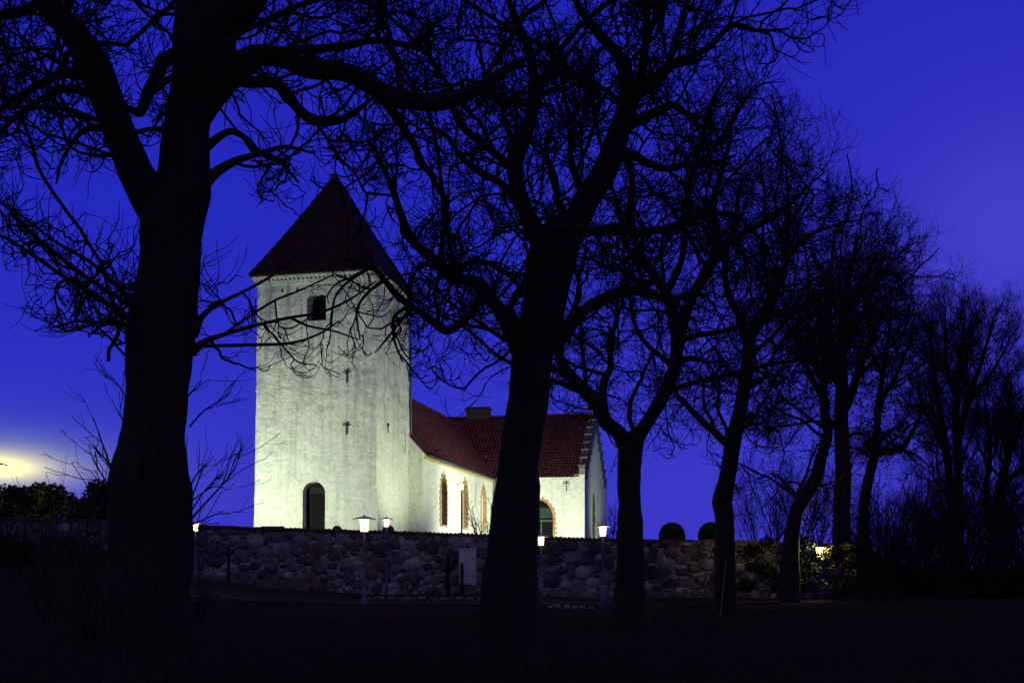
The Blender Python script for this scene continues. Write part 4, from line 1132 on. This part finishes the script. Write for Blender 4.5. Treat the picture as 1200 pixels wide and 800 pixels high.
def leafy(name, loc, clumps, n, size, material, label, cat, group=None, core=None, shell=0.0):
    root = empty(name, loc); tag(root, label, cat, group)
    v_, q = leaves(clumps, n, size, shell=shell); link_mesh('foliage', np_mesh('foliage', v_, q), material, root)
    p0 = np.zeros((7, 3)); d0 = rng.normal(size=(7, 3)) * 0.5; d0[:, 2] = 1
    hh = max(c_[0][2] for c_ in clumps)
    s1, r1 = grow(p0, d0, np.full(7, hh), np.full(7, 0.03), np.full(7, 0.01), 8, 0.1, lambda t: 0.02)
    a = Sink(); a.add(*tubes(s1, r1, 6)); a.build('stems', M['twig'], root)
    if core:
        mb = MB(); mb.lathe(core, 20); mb.build('inner_branches', M['yew'], root, smooth=True)
    return root
def clump_set(wd, ht, n, dp=1.0):
    return [((rng.uniform(-wd/2, wd/2), rng.uniform(-dp/2, dp/2), rng.uniform(0.15, 1) * ht), (rng.uniform(.12, .22) * wd, rng.uniform(.2, .35) * dp, rng.uniform(.08, .16) * ht)) for _ in range(n)]
Lb = P(975, 690, 43); 
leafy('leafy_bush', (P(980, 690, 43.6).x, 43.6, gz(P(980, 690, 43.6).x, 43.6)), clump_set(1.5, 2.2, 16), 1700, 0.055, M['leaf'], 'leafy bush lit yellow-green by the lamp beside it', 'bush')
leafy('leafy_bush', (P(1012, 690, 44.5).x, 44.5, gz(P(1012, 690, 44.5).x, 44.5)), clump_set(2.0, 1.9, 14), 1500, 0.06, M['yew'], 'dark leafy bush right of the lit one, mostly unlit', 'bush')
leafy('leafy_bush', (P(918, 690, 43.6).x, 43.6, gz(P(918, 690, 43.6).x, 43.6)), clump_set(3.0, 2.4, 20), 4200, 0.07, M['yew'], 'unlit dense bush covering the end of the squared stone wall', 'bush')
# clipped domes behind the wall
def dome(px, wpx, ytop, Y, label):
    w = wpx * Y / F / 2; X = (px - 600) * Y / F; zt_ = EYE + (HOR - ytop) * Y / F; zb = gz(X, Y) - 0.02; h = zt_ - zb
    clumps = [((0, 0, h - w * 1.05), (w, w, w * 1.05))] + [((0, 0, z), (w * 1.0, w * 1.0, 0.5)) for z in np.arange(0.3, h - w, 0.4)]
    prof = [(w * 0.85, 0.0), (w * 0.95, h * 0.3), (w * 0.95, h - w)] + [(w * 0.95 * math.cos(a), h - w + w * 0.97 * math.sin(a)) for a in np.linspace(0.15, 1.5, 8)]
    return leafy('clipped_bush', (X, Y, zb), clumps, 5000, 0.035, M['yew'], label, 'bush', 'clipped dome bushes behind the wall', core=prof, shell=0.85)
dome(787.5, 31, 611.5, 49, 'round clipped bush standing clear behind the squared wall, between the two trunks')
dome(833, 30, 611, 49, 'round clipped bush half hidden by the knobbly leaning trunk')
# far hedge at the left below the glow, and undergrowth at the right
def hedge(name, pxa, pxb, Y, top_tab, n, size, material, label, cat, kind=None):
    root = empty(name, ((pxa + pxb - 1200) / 2 * Y / F, Y, 0)); cl = []
    px = pxa
    while px < pxb:
        X = (px - 600) * Y / F - root.location.x; zb = gz(X + root.location.x, Y)
        zt_ = EYE + (HOR - lerp_tab(top_tab, px)) * Y / F
        hh = max(zt_ - zb, 0.4); w = 8 * Y / F
        for j in range(4):
            cl.append(((X + rng.uniform(-w, w) * .5, rng.uniform(-.6, .6), zb + hh * (0.12 + 0.24 * j) + rng.uniform(-.1, .1)), (w * rng.uniform(.8, 1.4), 0.9, hh * 0.18)))
        px += 9
    v_, q = leaves(cl, n, size)
    if kind: tag(root, label, cat, kind=kind)
    else: tag(root, label, cat)
    link_mesh('foliage', np_mesh('foliage', v_, q), material, root)
    s = Sink(); m_ = 24
    p0 = np.stack([rng.uniform((pxa-600)*Y/F, (pxb-600)*Y/F, m_) - root.location.x, rng.uniform(-.3, .3, m_), np.zeros(m_)], 1)
    for i in range(m_): p0[i, 2] = gz(p0[i, 0] + root.location.x, Y)
    d0 = rng.normal(size=(m_, 3)) * 0.2; d0[:, 2] = 1
    s1, r1 = grow(p0, d0, np.full(m_, 2.0), np.full(m_, 0.05), np.full(m_, 0.02), 6, 0.1, lambda t: 0.0); s.add(*tubes(s1, r1, 6)); s.build('stems', M['twig'], root)
    return root
M['hedge'] = basic('hedge_leaf', [(0.3, (0.012, 0.018, 0.006)), (0.7, (0.034, 0.040, 0.012))], 2, 0.9, 0.1, 0.01, spec=0.05)
hedge('hedge', -60, 100, 58, [(-60, 572), (0, 566), (20, 570), (40, 566), (62, 566), (85, 578), (100, 588)], 16000, 0.13, M['hedge'], 'rounded leafy hedge catching yellow light at the far left', 'hedge')
hedge('hedge', 88, 150, 50, [(88, 600), (104, 572), (116, 562), (130, 566), (150, 590)], 6000, 0.12, M['yew'], 'dark narrow evergreen hedge just left of the thickest trunk', 'hedge')
hedge('undergrowth', 985, 1260, 46.5, [(985, 668), (1020, 660), (1080, 664), (1140, 672), (1200, 668), (1260, 665)], 15000, 0.10, M['yew'], 'low dark undergrowth beneath the trees at right', 'undergrowth', kind='stuff')

hedge('added_dark_bank', -60, 128, 44.2, [(-60, 618), (0, 622), (30, 632), (60, 628), (90, 634), (128, 640)], 7000, 0.07, M['yew'], 'dark leafy bank added before the wall at far left to darken it', 'added undergrowth', kind='stuff')  # added leaf mass that darkens the left end of the wall
# ------------------------------------------------------------------ lanterns
def lantern(px, ytop, ybase, Y, label, s=1.0, watts=20, group='post lanterns around the churchyard wall'):
    """a cylinder lantern under a flat wide hat on a slim post; ytop = top of the hat"""
    X = (px - 600) * Y / F; zt_ = EYE + (HOR - ytop) * Y / F
    zb = gz(X, Y); H = zt_ - zb
    root = empty('post_lantern', (X, Y, zb)); tag(root, label, 'lamp', group)
    mb = MB(); mb.lathe([(0.075, -0.1), (0.075, 0.5), (0.045, 0.56), (0.038, H - 0.62 * s), (0.05, H - 0.60 * s)], 14); mb.build('post', M['pole'], root, smooth=True)
    mb = MB(); mb.lathe([(0.05 * s, H - 0.60 * s), (0.10 * s, H - 0.575 * s), (0.10 * s, H - 0.55 * s)], 18); mb.build('collar', M['pole'], root)
    mb = MB(); mb.lathe([(0.135 * s, H - 0.548 * s), (0.165 * s, H - 0.13 * s)], 20); g = mb.build('lantern_glass', M['lampglass'], root, smooth=False)
    mb = MB(); mb.lathe([(0.40 * s, H - 0.125 * s), (0.41 * s, H - 0.10 * s), (0.20 * s, H - 0.035 * s), (0.05 * s, H), (0.02 * s, H + 0.05 * s)], 24); mb.build('hat', M['hat'], root, smooth=False)
    li = bpy.data.lights.new('lamp_light', 'POINT'); li.energy = watts; li.color = (1.0, 0.72, 0.36); li.shadow_soft_size = 0.12 * s
    lo = bpy.data.objects.new('lamp_light', li); COL.objects.link(lo); lo.parent = root; lo.location = (0, -0.30 * s, H - 0.34 * s)
    li.energy = watts * 1.3
    return root
lantern(427, 604.5, 703, 35.0, 'lit lantern with the widest flat hat, before the wall below the tower corner', 0.92, 16)
lantern(453, 606, 700, 44.0, 'smaller lit lantern close to the right of the widest-hatted one', 0.70, 10)
lantern(229, 611, 680, 41.0, 'lit lantern beside the thickest trunk, at the left end of the visible wall', 0.66, 14)
lantern(634, 626, 695, 42.5, 'lit lantern below the wall top, just right of the middle trunk', 0.78, 12)
lantern(706.5, 614, 715, 36.0, 'lit lantern on a blue post in front of the transept corner', 0.72, 14)
lantern(541, 566, 640, 56.0, 'lit lantern on a tall dark post in the churchyard before the middle nave window', 0.62, 14)
lantern(961, 640, 700, 43.4, 'lit lantern partly hidden by twigs beside the leafy bush at right', 0.46, 300)
lantern(-6, 541, 640, 55.0, 'bright lamp at the left edge of the picture above the hedge', 1.6, 420, None)

# ------------------------------------------------------------------ small things
def at(px, Y): X = (px - 600) * Y / F; return X, Y, gz(X, Y)
X, Y, z = at(548, 45.35)
root = empty('electrical_cabinet', (X, Y, z)); tag(root, 'pale utility cabinet standing against the fieldstone wall, left of the middle trunk', 'cabinet')
zt_ = EYE + (HOR - 643) * Y / F - z; zl = EYE + (HOR - 685) * Y / F - z
mb = MB(); mb.box(-0.36, 0.36, -0.22, 0.22, zl, zt_); mb.build('housing', M['cabinet'], root, bevel=0.015)
mb = MB(); mb.box(-0.33, 0.33, -0.245, -0.223, zl + 0.05, zt_ - 0.06); dr = mb.build('door', M['cabinet'], root, bevel=0.008)
mb = MB(); mb.box(0.24, 0.28, -0.27, -0.247, 0.7, 0.85); mb.build('handle', M['iron'], dr)
mb = MB(); mb.box(-0.40, 0.40, -0.27, 0.26, zt_ + 0.003, zt_ + 0.04); mb.build('lid', M['cabinet'], root)
mb = MB(); mb.box(-0.34, 0.34, -0.20, 0.20, -0.1, zl - 0.003); mb.build('plinth', M['granite'], root)
X, Y, z = at(525, 44.9)
mb = MB(); mb.box(-0.07, 0.07, -0.07, 0.07, -0.2, 1.55); mb.add([(-.07,-.07,1.55),(.07,-.07,1.55),(.07,.07,1.55),(-.07,.07,1.55),(0,0,1.63)], [(0,1,4),(1,2,4),(2,3,4),(3,0,4)])
o = mb.build('wooden_post', M['darkwood']); o.location = (X, Y, z); tag(o, 'short dark wooden post in front of the wall, left of the pale cabinet', 'post')
def post(px, Y, h, label):
    X, Y, z = at(px, Y); mb = MB(); mb.lathe([(0.06, -0.2), (0.06, h - .03), (0.04, h)], 10); o = mb.build('wooden_post', M['darkwood']); o.location = (X, Y, z); tag(o, label, 'post')
post(268, 44.6, 1.5, 'dark post before the wall between the left lantern and the tower')
post(541.5, 44.9, 1.35, 'dark post touching the left edge of the pale cabinet')
# leaning pole by the knobbly tree
mb = MB(); a = P(844, 709, 33.6); b = P(851, 655, 34.4); a.z = gz(a.x, a.y) - 0.02
mb.tube([Vector((0, 0, 0)), (b - a) * 0.5 + Vector((0.01, 0, 0)), b - a], [0.028, 0.025, 0.02], 8); o = mb.build('wooden_pole', M['drygrass']); o.location = a
tag(o, 'thin pale pole leaning on the knobbly trunk', 'pole')
# gravestones showing above the wall
def stone(px, wpx, ytop, Y, label, round_=True, cross=False):
    X = (px - 600) * Y / F; w = wpx * Y / F; zt_ = EYE + (HOR - ytop) * Y / F; z = gz(X, Y); h = zt_ - z
    root = empty('gravestone', (X, Y, z)); tag(root, label, 'gravestone', 'gravestones behind the wall')
    mb = MB()
    if cross:
        mb.box(-w*.15, w*.15, -.07, .07, 0.25, h); mb.box(-w/2, -w*.152, -.07, .07, h - w * .75, h - w * .45); mb.box(w*.152, w/2, -.07, .07, h - w * .75, h - w * .45)
    elif round_:
        prof = [(-w/2, 0.2), (-w/2, h - w/2)] + [(-w/2 * math.cos(a), h - w/2 + w/2 * math.sin(a)) for a in np.linspace(0.2, math.pi - 0.2, 9)] + [(w/2, h - w/2), (w/2, 0.2)]
        mb.prism(prof, Matrix.Translation((0, -.1, 0)), 0.2)
    else: mb.box(-w/2, w/2, -.1, .1, 0.2, h)
    mb.build('headstone', M['granite'], root, bevel=0.015)
    mb = MB(); mb.box(-w/2 - .12, w/2 + .12, -.22, .22, -.1, .197); mb.build('plinth', M['granite'], root)
stone(320, 26, 616.3, 49.5, 'wide flat-topped gravestone just showing over the wall below the tower left edge', False)
stone(395, 11, 615.5, 49.0, 'narrow round gravestone just right of the tower door', True)
stone(455, 14, 614.5, 50.0, 'round gravestone directly beneath the smaller lantern', True)
stone(726, 5, 619.5, 50.0, 'small cross gravestone left of the Y-forked trunk', False, True)

# floodlights behind the wall, aimed at the church ---------------------
def flood(loc, target, energy, col, size=70, label='', blend=0.9, soft=0.25):
    z = gz(loc[0], loc[1]); root = empty('floodlight', (loc[0], loc[1], z)); tag(root, label, 'floodlight', 'ground floodlights of the church')
    d = (Vector(target) - Vector((loc[0], loc[1], z + 0.45))).normalized(); qt = d.to_track_quat('-Z', 'Y').to_matrix().to_4x4()
    T = Matrix.Translation((0, 0, 0.45)) @ qt
    mb = MB(); mb.box(-.22, .22, -.16, .16, 0.02, .14, T); mb.build('housing', M['iron'], root, bevel=.01)
    mb = MB(); mb.box(-.19, .19, -.13, .13, 0.0, .018, T); mb.build('lens', M['floodlens'], root)
    mb = MB(); mb.box(-.25, -.225, -.03, .03, 0, .48); mb.box(.225, .25, -.03, .03, 0, .48); mb.box(-.25, .25, -.03, .03, -.02, 0); mb.build('bracket', M['iron'], root)
    li = bpy.data.lights.new('flood_beam', 'SPOT'); li.energy = energy; li.color = col; li.spot_size = R(size); li.spot_blend = blend; li.shadow_soft_size = soft
    lo = bpy.data.objects.new('flood_beam', li); COL.objects.link(lo); lo.parent = root
    lo.matrix_local = Matrix.Translation(Vector((0, 0, 0.45)) + d * 0.12) @ qt
def loc(lx, ly, z): 
    v_ = Matrix.Rotation(-A, 4, 'Z') @ Vector((lx, ly, 0)) + Q; v_.z = z; return v_
M['floodlens'] = emis('floodlight_lens', (0.9, 1.0, 0.8), 6)
GREEN = (0.88, 1.0, 0.69); WHITE = (0.93, 1.0, 0.74)
flood(loc(-8.5, -10.0, 0), loc(-3.8, 0, 9.0), 8400, GREEN, 100, 'ground floodlight before the tower west face')
flood(loc(9.0, 1.0, 0), loc(0, 3.0, 9.5), 5600, (0.90, 1.0, 0.64), 80, 'ground floodlight south of the tower')
flood(loc(11.5, 13.0, 0), loc(1, 16, 6), 12000, WHITE, 110, 'ground floodlight before the nave windows')
flood(loc(6.5, 16.0, 0), loc(6.0, 26, 6), 7000, WHITE, 95, 'ground floodlight in the corner of nave and transept')
flood(loc(17.0, 30.0, 0), loc(9, 33, 7), 1300, (0.75, 1.0, 0.62), 70, 'ground floodlight before the transept gable')

# ------------------------------------------------------------------ grass (uncountable)
rng = np.random.default_rng(3)
def blades(name, n, area, h, w, material, kindlabel):
    p = area(n); n = len(p)
    z = np.array([gz(a, b) for a, b in p])
    base_ = np.column_stack([p, z - 0.01]); ang = rng.random(n) * 2 * np.pi; u = np.stack([np.cos(ang), np.sin(ang), np.zeros(n)], 1)
    hh = h * (0.4 + rng.random(n))[:, None]; lean = rng.normal(size=(n, 3)) * 0.35; lean[:, 2] = 1
    tip = base_ + lean * hh; mid = base_ + lean * hh * 0.5 + np.array([0, 0, 1]) * hh * 0.08
    v_ = np.stack([base_ - u * w, base_ + u * w, mid + u * w * 0.7, mid - u * w * 0.7, tip + u * w * 0.1, tip - u * w * 0.1], 1).reshape(-1, 3)
    i = np.arange(n)[:, None] * 6
    q = np.concatenate([i + np.array([[0, 1, 2, 3]]), i + np.array([[3, 2, 4, 5]])])
    o = link_mesh(name, np_mesh(name, v_, q), material); tag(o, kindlabel, 'grass', kind='stuff')
def area_field(n):
    Yv = 9 + 33 * rng.random(n) ** 1.3; return np.column_stack([(rng.random(n) * 1300 - 650) * Yv / F, Yv])
blades('grass', 70000, area_field, 0.10, 0.006, M['grass'], 'short dark grass on the ground before the wall')
def area_foot(n):
    px = np.concatenate([rng.uniform(60, 345, n // 2), rng.uniform(330, 362, n // 10), rng.uniform(560, 900, n // 5)])
    Yv = 44.3 + 1.5 * rng.random(len(px)); return np.column_stack([(px - 600) * Yv / F, Yv])
blades('dry_grass', 4500, area_foot, 0.30, 0.010, M['drygrass'], 'pale dry grass tufts along the foot of the stone wall')
print('objects', len(bpy.data.objects), 'verts', sum(len(m_.vertices) for m_ in bpy.data.meshes))
